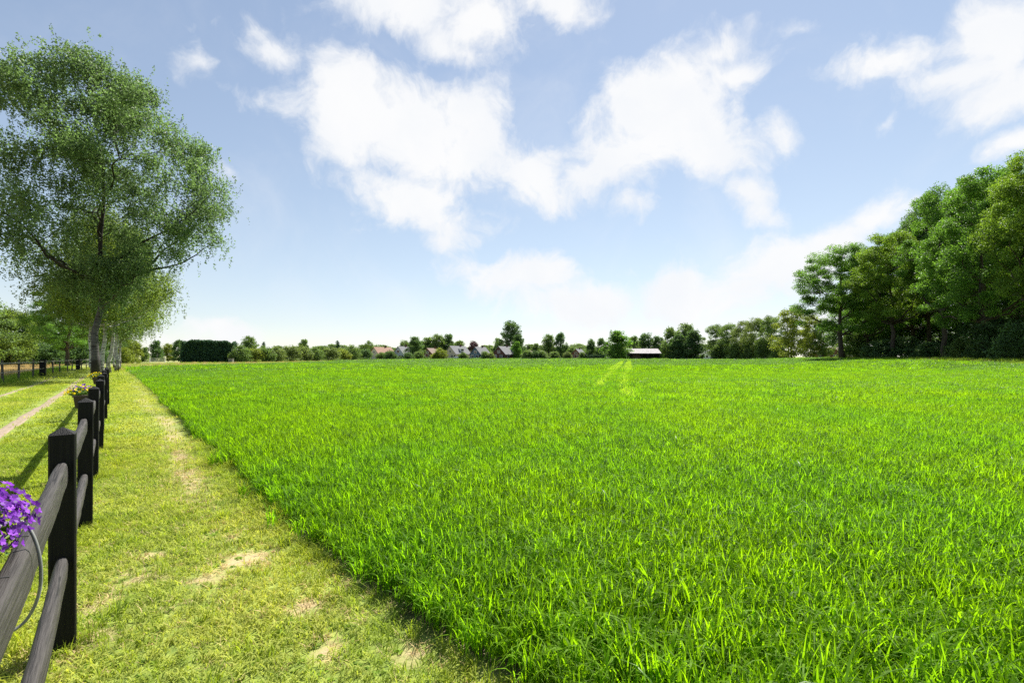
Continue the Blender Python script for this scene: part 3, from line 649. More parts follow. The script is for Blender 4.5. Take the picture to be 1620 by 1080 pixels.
# ------------------------------------------------------------------ trees
def bez(p0, p1, p2, n):
    t = np.linspace(0, 1, n)[:, None]; return (1 - t) ** 2 * p0 + 2 * t * (1 - t) * p1 + t * t * p2
def make_tree(seed, H, hb, Rc, nc, rc, nl, ls, tr, limbs=10, prof='oak', droop=0, flat=.7, trunk_top=.78, lean=(0, 0), skew=(0, 0), aspect=.6, sides=8, stems=1, shell=.55, lobes=1.0):
    rs_ = np.random.default_rng(seed); pr = {'oak': lambda t: np.sin(np.pi * (.10 + .84 * t)) ** .6, 'birch': lambda t: np.sin(np.pi * (.06 + .90 * t ** .85)) ** .75,
          'high': lambda t: np.sin(np.pi * (.05 + .90 * t ** 1.25)) ** .75, 'cone': lambda t: (1 - t) ** .8 + .05, 'bush': lambda t: np.sqrt(np.clip(1 - (t * .98) ** 2, 0, 1)), 'poplar': lambda t: np.sin(np.pi * (.18 + .76 * t)) ** .5}[prof]
    ph = rs_.uniform(0, 6.28, 4); C = []
    tries = 0; mind = rc * .75
    while len(C) < nc and tries < nc * 60:
        tries += 1
        t = rs_.uniform() ** (.85 if prof != 'cone' else 1.4); phi = rs_.uniform(0, 6.283)
        rm = Rc * pr(t) * min(1.18, 1 + lobes * (.20 * math.sin(2 * phi + ph[0] + 3 * t) + .14 * math.sin(5 * phi + ph[1] - 4 * t) + .10 * math.sin(9 * phi + ph[2] + 9 * t) + (.14 * math.sin(3 * phi - 7 * t + ph[3]) if lobes > 1 else 0)))
        r = rm * (rs_.uniform() ** shell); z = hb + (H - hb) * t - (.05 if prof == 'high' else .12) * (H - hb) * (r / Rc) ** 2 * (prof != 'cone')
        p = np.array((r * math.cos(phi) + skew[0] * t, r * math.sin(phi) + skew[1] * t, z))
        if C and tries < nc * 40 and np.min(np.sum((np.array(C) - p) ** 2, 1)) < mind ** 2: continue
        C.append(p)
    C = np.array(C); b = MB()
    tt = H * trunk_top; n = 12; s = np.linspace(0, 1, n)
    trunks = []
    for k in range(stems):
        off = np.array((0, 0)) if k == 0 else rs_.normal(0, tr * 1.6, 2)
        ld = np.array(lean) if k == 0 else np.array(lean) + rs_.normal(0, H * .09, 2)
        wob = np.cumsum(rs_.normal(0, H * .008, (n, 2)), 0); wob -= wob[0]
        path = np.stack((off[0] + ld[0] * s ** 1.3 + wob[:, 0], off[1] + ld[1] * s ** 1.3 + wob[:, 1], tt * s - .15), 1)
        rad = tr * (1 if k == 0 else .75) * (1 - .86 * s) + tr * .45 * np.exp(-s * 18)
        b.tube(path, list(rad), sides + 2); trunks.append((path, rad))
    path, rad = trunks[0]
    # limbs: farthest point sampling over the clumps
    idx = [int(np.argmax(np.hypot(C[:, 0], C[:, 1])))]; dm = np.sum((C - C[idx[0]]) ** 2, 1)
    while len(idx) < min(limbs, nc): j = int(np.argmax(dm)); idx.append(j); dm = np.minimum(dm, np.sum((C - C[j]) ** 2, 1))
    LPs, LRs = [path[4:]], [rad[4:]]
    for j in idx:
        c = C[j]; pth, rd = trunks[int(rs_.integers(0, stems))]
        hr = math.hypot(c[0], c[1]); zs = np.clip(c[2] - hr * rs_.uniform(.45, .95), min(hb * .8, tt * .5), tt * .9)
        k = int(np.argmin(np.abs(pth[:, 2] - zs))); p0 = pth[k]; mid = p0 + (c - p0) * np.array((.55, .55, .30)) + rs_.normal(0, H * .015, 3)
        q = bez(p0, mid, c, 9); q[1:-1] += rs_.normal(0, H * .006, (7, 3)); r0 = min(rd[k] * .72, tr * .5); rr = np.linspace(r0, tr * .06, 9)
        b.tube(q, list(rr), max(4, sides - 2), False); LPs.append(q); LRs.append(rr)
    LA = np.concatenate(LPs); LR_ = np.concatenate(LRs)
    for j in range(len(C)):
        if j in idx: continue
        c = C[j]; d2 = np.sum((LA - c) ** 2, 1) + np.where(LA[:, 2] > c[2] + .3, 1e3, 0); k = int(np.argmin(d2)); p0 = LA[k]
        mid = (p0 + c) / 2 + rs_.normal(0, rc * .15, 3) + (0, 0, -rc * .2); q = bez(p0, mid, c, 5); r0 = min(LR_[k] * .6, tr * .16)
        b.tube(q, list(np.linspace(r0, r0 * .25, 5)), 4, False)
    trunk_me = b.mesh('trunk', True)
    # leaves
    PL, TL = [], []
    for c in C:
        m = int(nl * rs_.uniform(.55, 1.3)); d = rs_.normal(size=(m, 3)); d /= np.linalg.norm(d, axis=1)[:, None]
        rr = rc * rs_.uniform(.7, 1.3) * rs_.uniform(size=m) ** .45; sub = 1 + .35 * np.sin(d[:, 0] * 5 + ph[3]) * np.sin(d[:, 1] * 5 + c[2]) * np.cos(d[:, 2] * 4)
        P = c + d * (rr * sub)[:, None] * np.array((1, 1, flat)); tint = np.full(m, rs_.uniform(.2, .75))
        if droop:
            ns = max(2, m // 22); st = rs_.integers(0, ns, m); s0 = c + rs_.normal(0, rc * .55, (ns, 3)); ln = droop * rs_.uniform(.3, 1.2, ns)
            k = rs_.uniform(size=m) < .55; q = rs_.uniform(size=m); sw = rs_.normal(0, .12, (ns, 2))
            hang = s0[st] + np.stack((sw[st, 0] * q, sw[st, 1] * q, -ln[st] * q), 1) + rs_.normal(0, .05 * rc, (m, 3)); P = np.where(k[:, None], hang, P)
        PL.append(P); TL.append(tint)
    P = np.concatenate(PL); T = np.concatenate(TL); k = P[:, 2] > .2
    return trunk_me, leaf_cloud(P[k], ls, rs_, .5, aspect, T[k], 'crown')
def put_tree(name, meshes, loc, leaf, bark, label, cat='tree', rz=0, s=1.0, sz=None, group=None, tname='trunk'):
    root = empty(name, loc, rz); root.scale = (s, s, sz or s); tag(root, label, cat, group)
    for nm, me, mt in ((tname, meshes[0], bark), ('crown', meshes[1], leaf)):
        o = bpy.data.objects.new(nm, me); COL.objects.link(o); o.parent = root
        if not me.materials: me.materials.append(mt)
        o.material_slots[0].link = 'OBJECT'; o.material_slots[0].material = mt
    return root

# --- the birches of the lane
B1 = make_tree(101, 20.6, 5.2, 6.9, 140, 1.1, 1250, .13, .21, 18, 'high', .9, .62, .86, (.7, -.3), (-.3, 0), .62, 10, 1, .45, 1.25)
x, y = uv(37, -.75)
put_tree('birch_tree', B1, (x, y, float(gz(x, y))), M['birch_leaf'], M['birch_bark_dark'], 'tallest birch with dark trunk and huge crown towering over the lane fence', rz=.4)
BV = [make_tree(110 + k, 13.5 + k, 5.0, 4.3, 95, 1.2, 520, .14, .17, 10, 'birch', 1.2, .8, .84, (.4, .3), (0, 0), .62, 8, 2 if k == 0 else 1, .5) for k in range(3)]
lane = [(44.5, -.6, 0, .95, 'birch with twin pale stems just behind the tallest birch'), (50.5, -.25, 1, .92, 'slim birch with mottled trunk, third in the lane row'),
        (57, .25, 2, .9, 'whitest birch trunk of the lane row, flared at its foot'), (64, .45, 1, .95, 'birch with grey trunk next to the whitest one'), (71, .55, 0, .8, 'farthest birch of the lane row, at the corner of the crop')]
for i, (u, v, k, s, lb) in enumerate(lane):
    x, y = uv(u, v); put_tree('birch_tree', BV[k], (x, y, float(gz(x, y))), M['birch_leaf_light' if i % 2 == 0 else 'birch_leaf'], M['birch_bark'], lb, rz=i * 1.9, s=s, group='birches along the lane')

# --- broadleaf variants
OAK = [make_tree(200 + k, 22.5, h0, 7.6, 165, 1.2, 520, .205, .42, 17, 'oak', 0, .62, .8, (rs.uniform(-1.5, 1.5), rs.uniform(-1, 1)), (0, 0), .7, 8, 1, .45) for k, h0 in enumerate((6.0, 7.5, 5.0, 8.5))]
MID = [make_tree(230 + k, 13, 1.6, 5.0, 85, 1.3, 190, .30, .22, 9, 'oak', 0, .7, .8, (0, 0), (0, 0), .75, 6, 1 + (k % 2), .45) for k in range(4)]
FAR = [make_tree(250 + k, 10, .9, 4.4, 60, 1.35, 150, .42, .22, 7, pf_, 0, .75, .75, (0, 0), (0, 0), .8, 5, 1, .5) for k, pf_ in enumerate(('oak', 'oak', 'bush', 'poplar'))]
BUSH = [make_tree(270 + k, 3.4, .15, 2.4, 44, .8, 140, .26, .09, 6, 'bush', 0, .8, .6, (0, 0), (0, 0), .75, 5, 3, .5) for k in range(3)]
CON = [make_tree(290 + k, 8, .5, 1.7, 50, .7, 80, .3, .14, 8, 'cone', 0, .7, .95, (0, 0), (0, 0), .6, 5, 1, .6) for k in range(1)]
POP = [make_tree(300, 19, 3.0, 5.2, 85, 1.5, 120, .5, .35, 9, 'poplar', 0, .9, .85, (0, 0), (0, 0), .8, 6, 1, .5)]
SHR = [make_tree(310 + k, 3.6, .2, 2.9, 46, .8, 130, .26, .08, 7, 'bush', 0, .75, .6, (0, 0), (0, 0), .7, 5, 3, .45) for k in range(2)]
GEN = {'oak': OAK, 'mid': MID, 'far': FAR, 'bush': BUSH, 'con': CON, 'pop': POP, 'shr': SHR}
HGT = {'oak': 22.5, 'mid': 13, 'far': 10, 'bush': 3.4, 'con': 8, 'pop': 19, 'shr': 3.6}
RAD = {'oak': 7.9, 'mid': 5.2, 'far': 4.7, 'bush': 2.6, 'con': 1.8, 'pop': 5.4, 'shr': 3.0}
NAME = {'oak': 'oak_tree', 'mid': 'leafy_tree', 'far': 'leafy_tree', 'bush': 'bush', 'con': 'conifer_tree', 'pop': 'tall_tree', 'shr': 'shrub'}
cnt = 0
def T(kind, k, px, d, top, halfw, leaf, label, group, name=None):
    """px: photograph column of the stem, d: metres away, top: photograph row of the crown's top, halfw: half the crown's width in columns"""
    global cnt; cnt += 1
    loc = at(px, d); h = HCAM + (HZ - top) / F * d - loc.z; s = halfw / F * d / RAD[kind] / (1 + ((px - 810) / F) ** 2) ** .25
    put_tree(name or NAME[kind], GEN[kind][k], loc, M[leaf], M['bark'], label, 'bush' if kind in ('bush', 'shr') else 'tree', rz=cnt * 2.1, s=s, sz=h / HGT[kind], group=group, tname='stem' if kind in ('bush', 'shr') else 'trunk')
# the wood on the far side of the crop
G = 'oaks at the edge of the wood'
T('oak', 0, 1333, 93, 392, 78, 'oak_leaf', 'end oak of the wood, leaning over the gap beside the low tree row', G)
T('oak', 1, 1410, 82, 372, 72, 'oak_leaf_yellow', 'second oak of the wood edge, yellowish crown on a dark bare trunk', G)
T('oak', 3, 1496, 72, 300, 78, 'oak_leaf', 'oak with a straight bare trunk standing clear in the middle of the wood edge', G)
T('oak', 2, 1556, 62, 276, 105, 'oak_leaf', 'broad oak with thick ivy clad trunk at the wood edge', G)
T('oak', 1, 1640, 52, 246, 100, 'oak_leaf_yellow', 'nearest oak of the wood, bright crown cut by the picture edge', G)
T('oak', 0, 1740, 46, 225, 110, 'oak_leaf', 'oak at the open end of the wood beyond the brightest crown', G)
G = 'trees standing inside the wood'
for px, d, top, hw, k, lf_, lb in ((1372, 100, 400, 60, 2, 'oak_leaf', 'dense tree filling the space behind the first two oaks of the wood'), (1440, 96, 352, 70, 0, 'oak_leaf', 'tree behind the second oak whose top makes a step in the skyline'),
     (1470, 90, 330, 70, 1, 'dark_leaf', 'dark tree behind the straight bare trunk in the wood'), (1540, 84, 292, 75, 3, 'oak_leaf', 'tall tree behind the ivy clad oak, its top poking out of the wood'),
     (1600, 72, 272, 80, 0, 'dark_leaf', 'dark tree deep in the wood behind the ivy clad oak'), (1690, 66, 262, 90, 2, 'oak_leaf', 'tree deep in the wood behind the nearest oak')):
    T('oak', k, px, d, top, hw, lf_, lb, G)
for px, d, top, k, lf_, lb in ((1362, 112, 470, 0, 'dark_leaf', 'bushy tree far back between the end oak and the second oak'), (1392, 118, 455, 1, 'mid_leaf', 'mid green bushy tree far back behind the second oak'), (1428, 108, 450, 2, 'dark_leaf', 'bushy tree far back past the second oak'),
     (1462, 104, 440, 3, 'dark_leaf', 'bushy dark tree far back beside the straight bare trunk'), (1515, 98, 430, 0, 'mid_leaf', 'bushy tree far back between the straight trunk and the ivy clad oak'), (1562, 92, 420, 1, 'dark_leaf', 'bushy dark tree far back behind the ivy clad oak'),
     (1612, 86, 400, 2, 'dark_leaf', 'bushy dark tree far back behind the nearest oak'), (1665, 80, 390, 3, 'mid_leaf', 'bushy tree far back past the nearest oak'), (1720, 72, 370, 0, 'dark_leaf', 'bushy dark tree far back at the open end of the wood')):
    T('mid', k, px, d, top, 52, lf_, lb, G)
G = 'undergrowth shrubs below the oaks'
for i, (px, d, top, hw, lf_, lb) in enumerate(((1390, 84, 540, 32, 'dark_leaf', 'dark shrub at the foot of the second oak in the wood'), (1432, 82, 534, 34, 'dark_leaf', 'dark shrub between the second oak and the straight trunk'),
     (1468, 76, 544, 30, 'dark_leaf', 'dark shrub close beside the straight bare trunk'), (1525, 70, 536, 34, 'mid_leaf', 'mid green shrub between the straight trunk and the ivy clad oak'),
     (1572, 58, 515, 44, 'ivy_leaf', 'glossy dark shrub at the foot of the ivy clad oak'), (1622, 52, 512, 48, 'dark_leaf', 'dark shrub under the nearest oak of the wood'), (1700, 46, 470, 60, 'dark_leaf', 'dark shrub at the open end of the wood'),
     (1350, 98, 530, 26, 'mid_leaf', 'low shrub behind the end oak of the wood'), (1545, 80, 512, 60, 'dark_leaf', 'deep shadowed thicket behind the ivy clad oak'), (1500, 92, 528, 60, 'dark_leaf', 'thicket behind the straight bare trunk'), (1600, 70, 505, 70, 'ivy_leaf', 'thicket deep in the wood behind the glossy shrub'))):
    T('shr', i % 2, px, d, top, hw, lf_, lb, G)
# tree row between the barn and the wood
G = 'low tree row between the barn and the wood'
for i, (px, d, top, hw, lf_, kd, k, lb) in enumerate(((1132, 212, 515, 20, 'mid_leaf', 'mid', 0, 'first and lowest tree of the row, beside the gap with the white roof'), (1155, 200, 513, 22, 'mid_leaf', 'mid', 1, 'second tree of the low row, rounded and mid green'),
     (1178, 190, 509, 22, 'willow_leaf', 'mid', 2, 'third tree of the low row, pale grey green'), (1200, 180, 504, 23, 'willow_leaf', 'mid', 3, 'fourth tree of the low row, pale with a rough outline'), (1220, 170, 502, 24, 'mid_leaf', 'mid', 0, 'fifth tree of the low row, darker than its neighbours'),
     (1252, 150, 486, 30, 'yellow_leaf', 'mid', 1, 'open yellowish tree with visible forked limbs near the wood'), (1283, 138, 500, 24, 'yellow_leaf', 'mid', 2, 'thin yellow green tree next to the wood'), (1302, 134, 505, 18, 'mid_leaf', 'mid', 3, 'small slender tree right beside the end oak'))):
    T(kd, k, px, d, top, hw, lf_, lb, G)
for i, (px, d, lb) in enumerate(((1140, 206, 'low bush under the first tree of the low row'), (1165, 193, 'low bush under the second tree of the low row'), (1188, 184, 'low bush under the third tree of the low row'), (1210, 174, 'low bush under the fourth tree of the low row'), (1232, 163, 'low bush beside the forked yellowish tree'))):
    T('bush', i % 3, px, d - 3, 543 - i, 16, 'mid_leaf', lb, 'bushes under the low tree row')
# around the barn and the village
G = 'trees round the village and the barn'
for kd, k, px, d, top, hw, lf_, lb in (
  ('far', 0, 1060, 225, 520, 16, 'mid_leaf', 'airy tree just past the barn with an open crown'), ('far', 1, 1085, 222, 515, 19, 'mid_leaf', 'tallest tree past the barn, thin at the top'), ('far', 2, 1097, 212, 524, 20, 'dark_leaf', 'dark dense round tree past the barn'), ('far', 2, 1073, 216, 530, 17, 'dark_leaf', 'dark tree between the barn and the dense round tree'),
  ('far', 2, 977, 212, 525, 24, 'oak_leaf', 'big round bright green tree in front of the barn end'), ('far', 0, 1003, 232, 533, 12, 'mid_leaf', 'thin tree behind the barn end next to the big round tree'), ('far', 1, 1022, 236, 529, 14, 'dark_leaf', 'tree rising behind the middle of the barn roof'), ('far', 0, 1040, 234, 533, 13, 'dark_leaf', 'tree rising behind the far end of the barn roof'),
  ('far', 1, 935, 245, 538, 9, 'dark_leaf', 'narrow grey green tree behind the clipped hedge'), ('far', 0, 951, 240, 536, 11, 'dark_leaf', 'grey green tree between the clipped hedge and the big round tree'),
  ('far', 1, 868, 255, 531, 13, 'mid_leaf', 'leafy tree of the pair near the small gabled house'), ('far', 0, 887, 252, 528, 11, 'dark_leaf', 'taller tree of the pair near the small gabled house'), ('far', 2, 848, 258, 544, 9, 'mid_leaf', 'small tree next to the low brown house'),
  ('pop', 0, 808, 262, 508, 18, 'dark_leaf', 'tallest tree of the village, tower shaped above the brown house'), ('far', 2, 820, 250, 531, 14, 'dark_leaf', 'dark round tree at the foot of the tallest village tree'), ('far', 2, 818, 240, 541, 10, 'oak_leaf', 'low green tree at the end of the brown house'), ('far', 0, 788, 270, 536, 10, 'mid_leaf', 'airy tree behind the brown house'),
  ('far', 1, 749, 262, 541, 10, 'red_leaf', 'dark red leaved tree behind the blue house'), ('far', 2, 709, 275, 530, 15, 'dark_leaf', 'highest tree of the clump behind the white gabled house'), ('far', 1, 692, 272, 531, 16, 'mid_leaf', 'mid green tree in the clump behind the white gabled house'), ('far', 0, 727, 272, 540, 13, 'mid_leaf', 'tree at the end of the clump over the white gabled house'), ('far', 2, 676, 275, 535, 16, 'mid_leaf', 'tree in the clump over the garden with the parasol'), ('far', 2, 657, 238, 534, 16, 'dark_leaf', 'big dark round tree hiding the pale blue house'), ('far', 1, 640, 262, 540, 12, 'mid_leaf', 'tree behind the pale blue house'),
  ('far', 3, 583, 262, 540, 10, 'mid_leaf', 'round tree beside the house with the orange roof'), ('far', 2, 770, 285, 550, 9, 'mid_leaf', 'small tree far behind the blue house'), ('far', 0, 905, 290, 550, 9, 'mid_leaf', 'small distant tree behind the small gabled house'),
  ('far', 2, 1010, 300, 540, 18, 'mid_leaf', 'pale tree far behind the barn')):
    T(kd, k, px, d, top, hw, lf_, lb, G)
# distant belt closing the horizon
G = 'distant tree belt on the horizon'
for i, px in enumerate(range(470, 1180, 18)):
    T('far', i % 3, px + 6 * math.sin(i * 4.7), 380 + 40 * math.sin(i * 2.3), 549 + 4 * math.sin(i * 1.7), 24, 'mid_leaf', 'one of the distant trees along the horizon behind the village', G)
# bushes in front of the gardens
G = 'bushes along the far rim of the field'
for i, (px, d, top, hw, lf_, lb) in enumerate(((381, 112, 548, 16, 'mid_leaf', 'bush touching the end of the tall clipped conifer hedge'), (400, 115, 552, 14, 'yellow_leaf', 'yellow topped bush under the pollard tree'), (418, 118, 551, 15, 'mid_leaf', 'mid green bush below the little spruce'), (437, 124, 550, 15, 'willow_leaf', 'pale round bush past the little spruce'),
     (457, 132, 548, 16, 'willow_leaf', 'greyest bush in the middle of the bush line'), (478, 138, 550, 14, 'willow_leaf', 'loose pale bush under the dome shaped tree'), (498, 144, 551, 14, 'mid_leaf', 'dense rounded bush past the dome shaped tree'), (520, 152, 551, 15, 'willow_leaf', 'wide pale bush in line with the dark spruce'), (540, 165, 554, 13, 'yellow_leaf', 'light yellow green bush past the dark spruce'),
     (556, 175, 548, 14, 'mid_leaf', 'tallest bush before the orange roofed house'), (574, 185, 553, 12, 'dark_leaf', 'dark bush next to the orange roofed house'), (617, 205, 556, 9, 'dark_leaf', 'dark pointed bush between the orange roof and the pale blue house'), (695, 212, 552, 11, 'yellow_leaf', 'bright yellow green bush in front of the brown roofed house'), (833, 225, 555, 8, 'mid_leaf', 'bush at the end of the village by the low brown house'))):
    T('bush', i % 3, px, d, top, hw * 1.25, lf_, lb, G)
G = 'garden bushes between the village houses'
for i, (px, d, top, hw, lf_, lb) in enumerate(((604, 222, 558, 8, 'mid_leaf', 'low garden bush in front of the orange roofed house'), (647, 220, 558, 9, 'dark_leaf', 'low garden bush under the big dark round tree'), (664, 218, 557, 9, 'mid_leaf', 'garden bush between the dark round tree and the brown roofed house'), (733, 224, 558, 7, 'mid_leaf', 'low garden bush by the silver grey car'),
     (768, 224, 556, 8, 'mid_leaf', 'garden bush between the blue house and the brick house'), (777, 222, 559, 7, 'willow_leaf', 'pale low bush in front of the brown brick house'), (847, 226, 556, 9, 'dark_leaf', 'dark bush below the low brown brick house'), (858, 228, 555, 9, 'mid_leaf', 'bush at the foot of the tree pair'), (878, 230, 557, 9, 'mid_leaf', 'low bush between the two trees of the pair'), (898, 240, 557, 7, 'willow_leaf', 'pale bush next to the small gabled house'), (922, 242, 557, 7, 'mid_leaf', 'bush between the small gabled house and the clipped hedge'))):
    T('bush', i % 3, px, d, top, hw * 1.2, lf_, lb, G)
G = 'trees behind the conifer hedge and bush line'
for kd, k, px, d, top, hw, lf_, lb in (('far', 2, 247, 130, 540, 13, 'dark_leaf', 'dark round tree near the white field gate'), ('far', 1, 266, 138, 545, 12, 'yellow_leaf', 'light yellow green tree between two dark ones by the hedge'), ('far', 0, 283, 132, 539, 12, 'dark_leaf', 'dark tree touching the tall conifer hedge'),
     ('far', 2, 229, 122, 550, 9, 'mid_leaf', 'small tree between the birches and the white gate'), ('far', 1, 394, 135, 534, 15, 'mid_leaf', 'pollard like tree rising behind the bushes next to the hedge'), ('con', 0, 417, 132, 541, 6, 'conifer_leaf', 'little pointed spruce standing above the bushes'), ('far', 2, 481, 165, 538, 12, 'mid_leaf', 'dome shaped tree rising above the bush line'), ('con', 0, 534, 185, 539, 6, 'conifer_leaf', 'dark spruce top above the pale bushes'), ('far', 0, 440, 160, 548, 14, 'mid_leaf', 'faint tree behind the pale bushes'), ('far', 1, 510, 185, 548, 14, 'mid_leaf', 'faint tree behind the dense rounded bush'), ('con', 0, 372, 128, 540, 8, 'conifer_leaf', 'dark conifer at the very end of the tall clipped hedge'),
     ('far', 1, 212, 105, 541, 14, 'yellow_leaf', 'sunlit yellow green tree behind the far end of the birch row'), ('far', 0, 196, 112, 530, 16, 'mid_leaf', 'tree directly behind the farthest birch')):
    T(kd, k, px, d, top, hw, lf_, lb, G)
# trees beyond the hay meadow
G = 'trees beyond the hay meadow'
for kd, k, px, d, top, hw, lf_, lb in (('mid', 0, 18, 72, 492, 46, 'birch_leaf_light', 'light green round tree beyond the hay meadow'), ('mid', 1, 55, 80, 500, 40, 'dark_leaf', 'dark low tree next to the light green one beyond the meadow'), ('oak', 2, 108, 66, 448, 62, 'oak_leaf', 'large dark oak on a thick trunk behind the tallest birch'),
     ('mid', 2, -35, 66, 470, 60, 'mid_leaf', 'mid green tree at the open end of the hay meadow'), ('mid', 3, 80, 92, 505, 40, 'dark_leaf', 'dark tree behind the large oak, low on its sunny side'), ('mid', 0, 132, 95, 500, 40, 'dark_leaf', 'dark tree filling the gap between oak and birch trunk'), ('mid', 2, 160, 98, 505, 36, 'dark_leaf', 'dark tree seen between the birch trunks'), ('mid', 1, -90, 75, 470, 70, 'dark_leaf', 'dark tree beyond the open end of the meadow'), ('mid', 3, 30, 98, 500, 48, 'mid_leaf', 'tree behind the light green round one')):
    T(kd, k, px, d, top, hw, lf_, lb, G)
for i, (px, d, top, hw, lb) in enumerate(((10, 74, 540, 34, 'shrub below the light green tree beyond the meadow'), (45, 78, 545, 30, 'shrub below the dark low tree beyond the meadow'), (82, 76, 548, 28, 'shrub beside the thick trunk of the large oak'), (128, 80, 545, 28, 'shrub behind the tallest birch trunk'), (155, 84, 548, 26, 'shrub between the birch trunks'), (-30, 70, 540, 40, 'shrub at the open end of the meadow'), (200, 88, 552, 18, 'light shrub past the birch row'))):
    T('shr', i % 2, px, d, top, hw, 'dark_leaf' if i < 6 else 'yellow_leaf', lb, 'shrubs beyond the hay meadow')

# ------------------------------------------------------------------ hedges
def hedge(name, px0, px1, d0, d1, h, depth, n, ls, leaf, label, rnd=.8):
    a, b_ = at(px0, d0), at(px1, d1); L = (b_ - a).length; c = (a + b_) / 2; rz = math.atan2(b_.y - a.y, b_.x - a.x)
    rs_ = np.random.default_rng(int(px0)); root = empty(name, c, rz); tag(root, label, 'hedge')
    P = []
    while len(P) < n:
        x, y, z = rs_.uniform(-L / 2, L / 2), rs_.uniform(-depth / 2, depth / 2), h * rs_.uniform(0, 1) ** .8
        hh = h * (1 - .07 * vnoise(x * .9, 0, 3)) ; e = min(L / 2 - abs(x), 2.0) / 2.0
        hh *= .62 + .38 * math.sin(min(e, 1) * math.pi / 2)
        if z > hh: continue
        s = rs_.integers(0, 3)
        if s == 0: y = math.copysign(depth / 2, y) * (1 - .22 * (z / h) ** 2)
        elif s == 1: z = hh
        elif rs_.uniform() < .3: x = math.copysign(L / 2 - .3, x)
        P.append((x + rs_.normal(0, .12), y + rs_.normal(0, .12) + .15 * math.sin(x * 2.1), max(.05, z + rs_.normal(0, .14))))
    link('foliage', leaf_cloud(np.array(P), ls, rs_, .4, .6, None, 'foliage'), root, M[leaf])
    b = MB()
    for k in range(int(L / 1.2)): b.tube([((k + .5) * 1.2 - L / 2, 0, 0), ((k + .5) * 1.2 - L / 2 + .1, 0, h * .7)], [.08, .03], 5)
    b.obj('stems', M['bark'], root)
hedge('conifer_hedge', 288, 372, 109, 114, 5.2, 3.4, 36000, .44, 'conifer_leaf', 'tall dark clipped conifer hedge on the far rim of the field')
hedge('clipped_hedge', 929, 971, 226, 224, 1.9, 1.4, 5000, .3, 'conifer_leaf', 'long low clipped hedge next to the big round tree')
hedge('clipped_hedge', 1128, 1147, 208, 207, 2.6, 1.6, 3000, .3, 'ivy_leaf', 'short dark clipped hedge beside the gap before the low tree row')
hedge('clipped_hedge', 622, 668, 232, 230, 1.3, 1.0, 3500, .28, 'mid_leaf', 'low light green garden hedge in front of the pale blue house')
hedge('clipped_hedge', 640, 690, 226, 225, .9, 1.0, 3000, .28, 'dark_leaf', 'lowest dark hedge bounding the garden with the parasol')

# ------------------------------------------------------------------ houses and small things of the village
M['tile_orange'] = noisy_mat('orange_tiles', (.22, .125, .085), (.32, .19, .135), 3, .8, .2)
M['tile_grey'] = noisy_mat('grey_tiles', (.13, .133, .138), (.20, .205, .21), 3, .8, .12)
M['tile_brown'] = noisy_mat('brown_tiles', (.12, .075, .055), (.19, .13, .10), 3, .75, .2)
M['brick_red'] = noisy_mat('brown_brick', (.10, .05, .038), (.17, .085, .065), 4, .85, .15)
M['brick_pale'] = noisy_mat('pale_brick', (.34, .31, .27), (.45, .41, .36), 4, .85, .15)
M['wood_blue'] = noisy_mat('blue_boards', (.07, .12, .17), (.10, .16, .22), 3, .7, .25)
M['wood_paleblue'] = noisy_mat('pale_blue_boards', (.26, .34, .40), (.33, .41, .47), 3, .7, .25)
M['white'] = noisy_mat('white_paint', (.70, .70, .68), (.80, .80, .78), 3, .5, .3)
M['barn_roof'] = noisy_mat('pale_roof_sheets', (.30, .275, .275), (.50, .46, .46), 1.2, .8, .12, 4, (3, .3, 1))
M['dark_board'] = noisy_mat('dark_boards', (.025, .024, .022), (.05, .046, .04), 3, .8, .2)
def glass_mat():
    m, t, out = new_mat('window_glass'); p = principled(t, (.03, .035, .04), .08, .8); LK(t, p.outputs[0], out.inputs[0]); return m
M['glass'] = glass_mat()
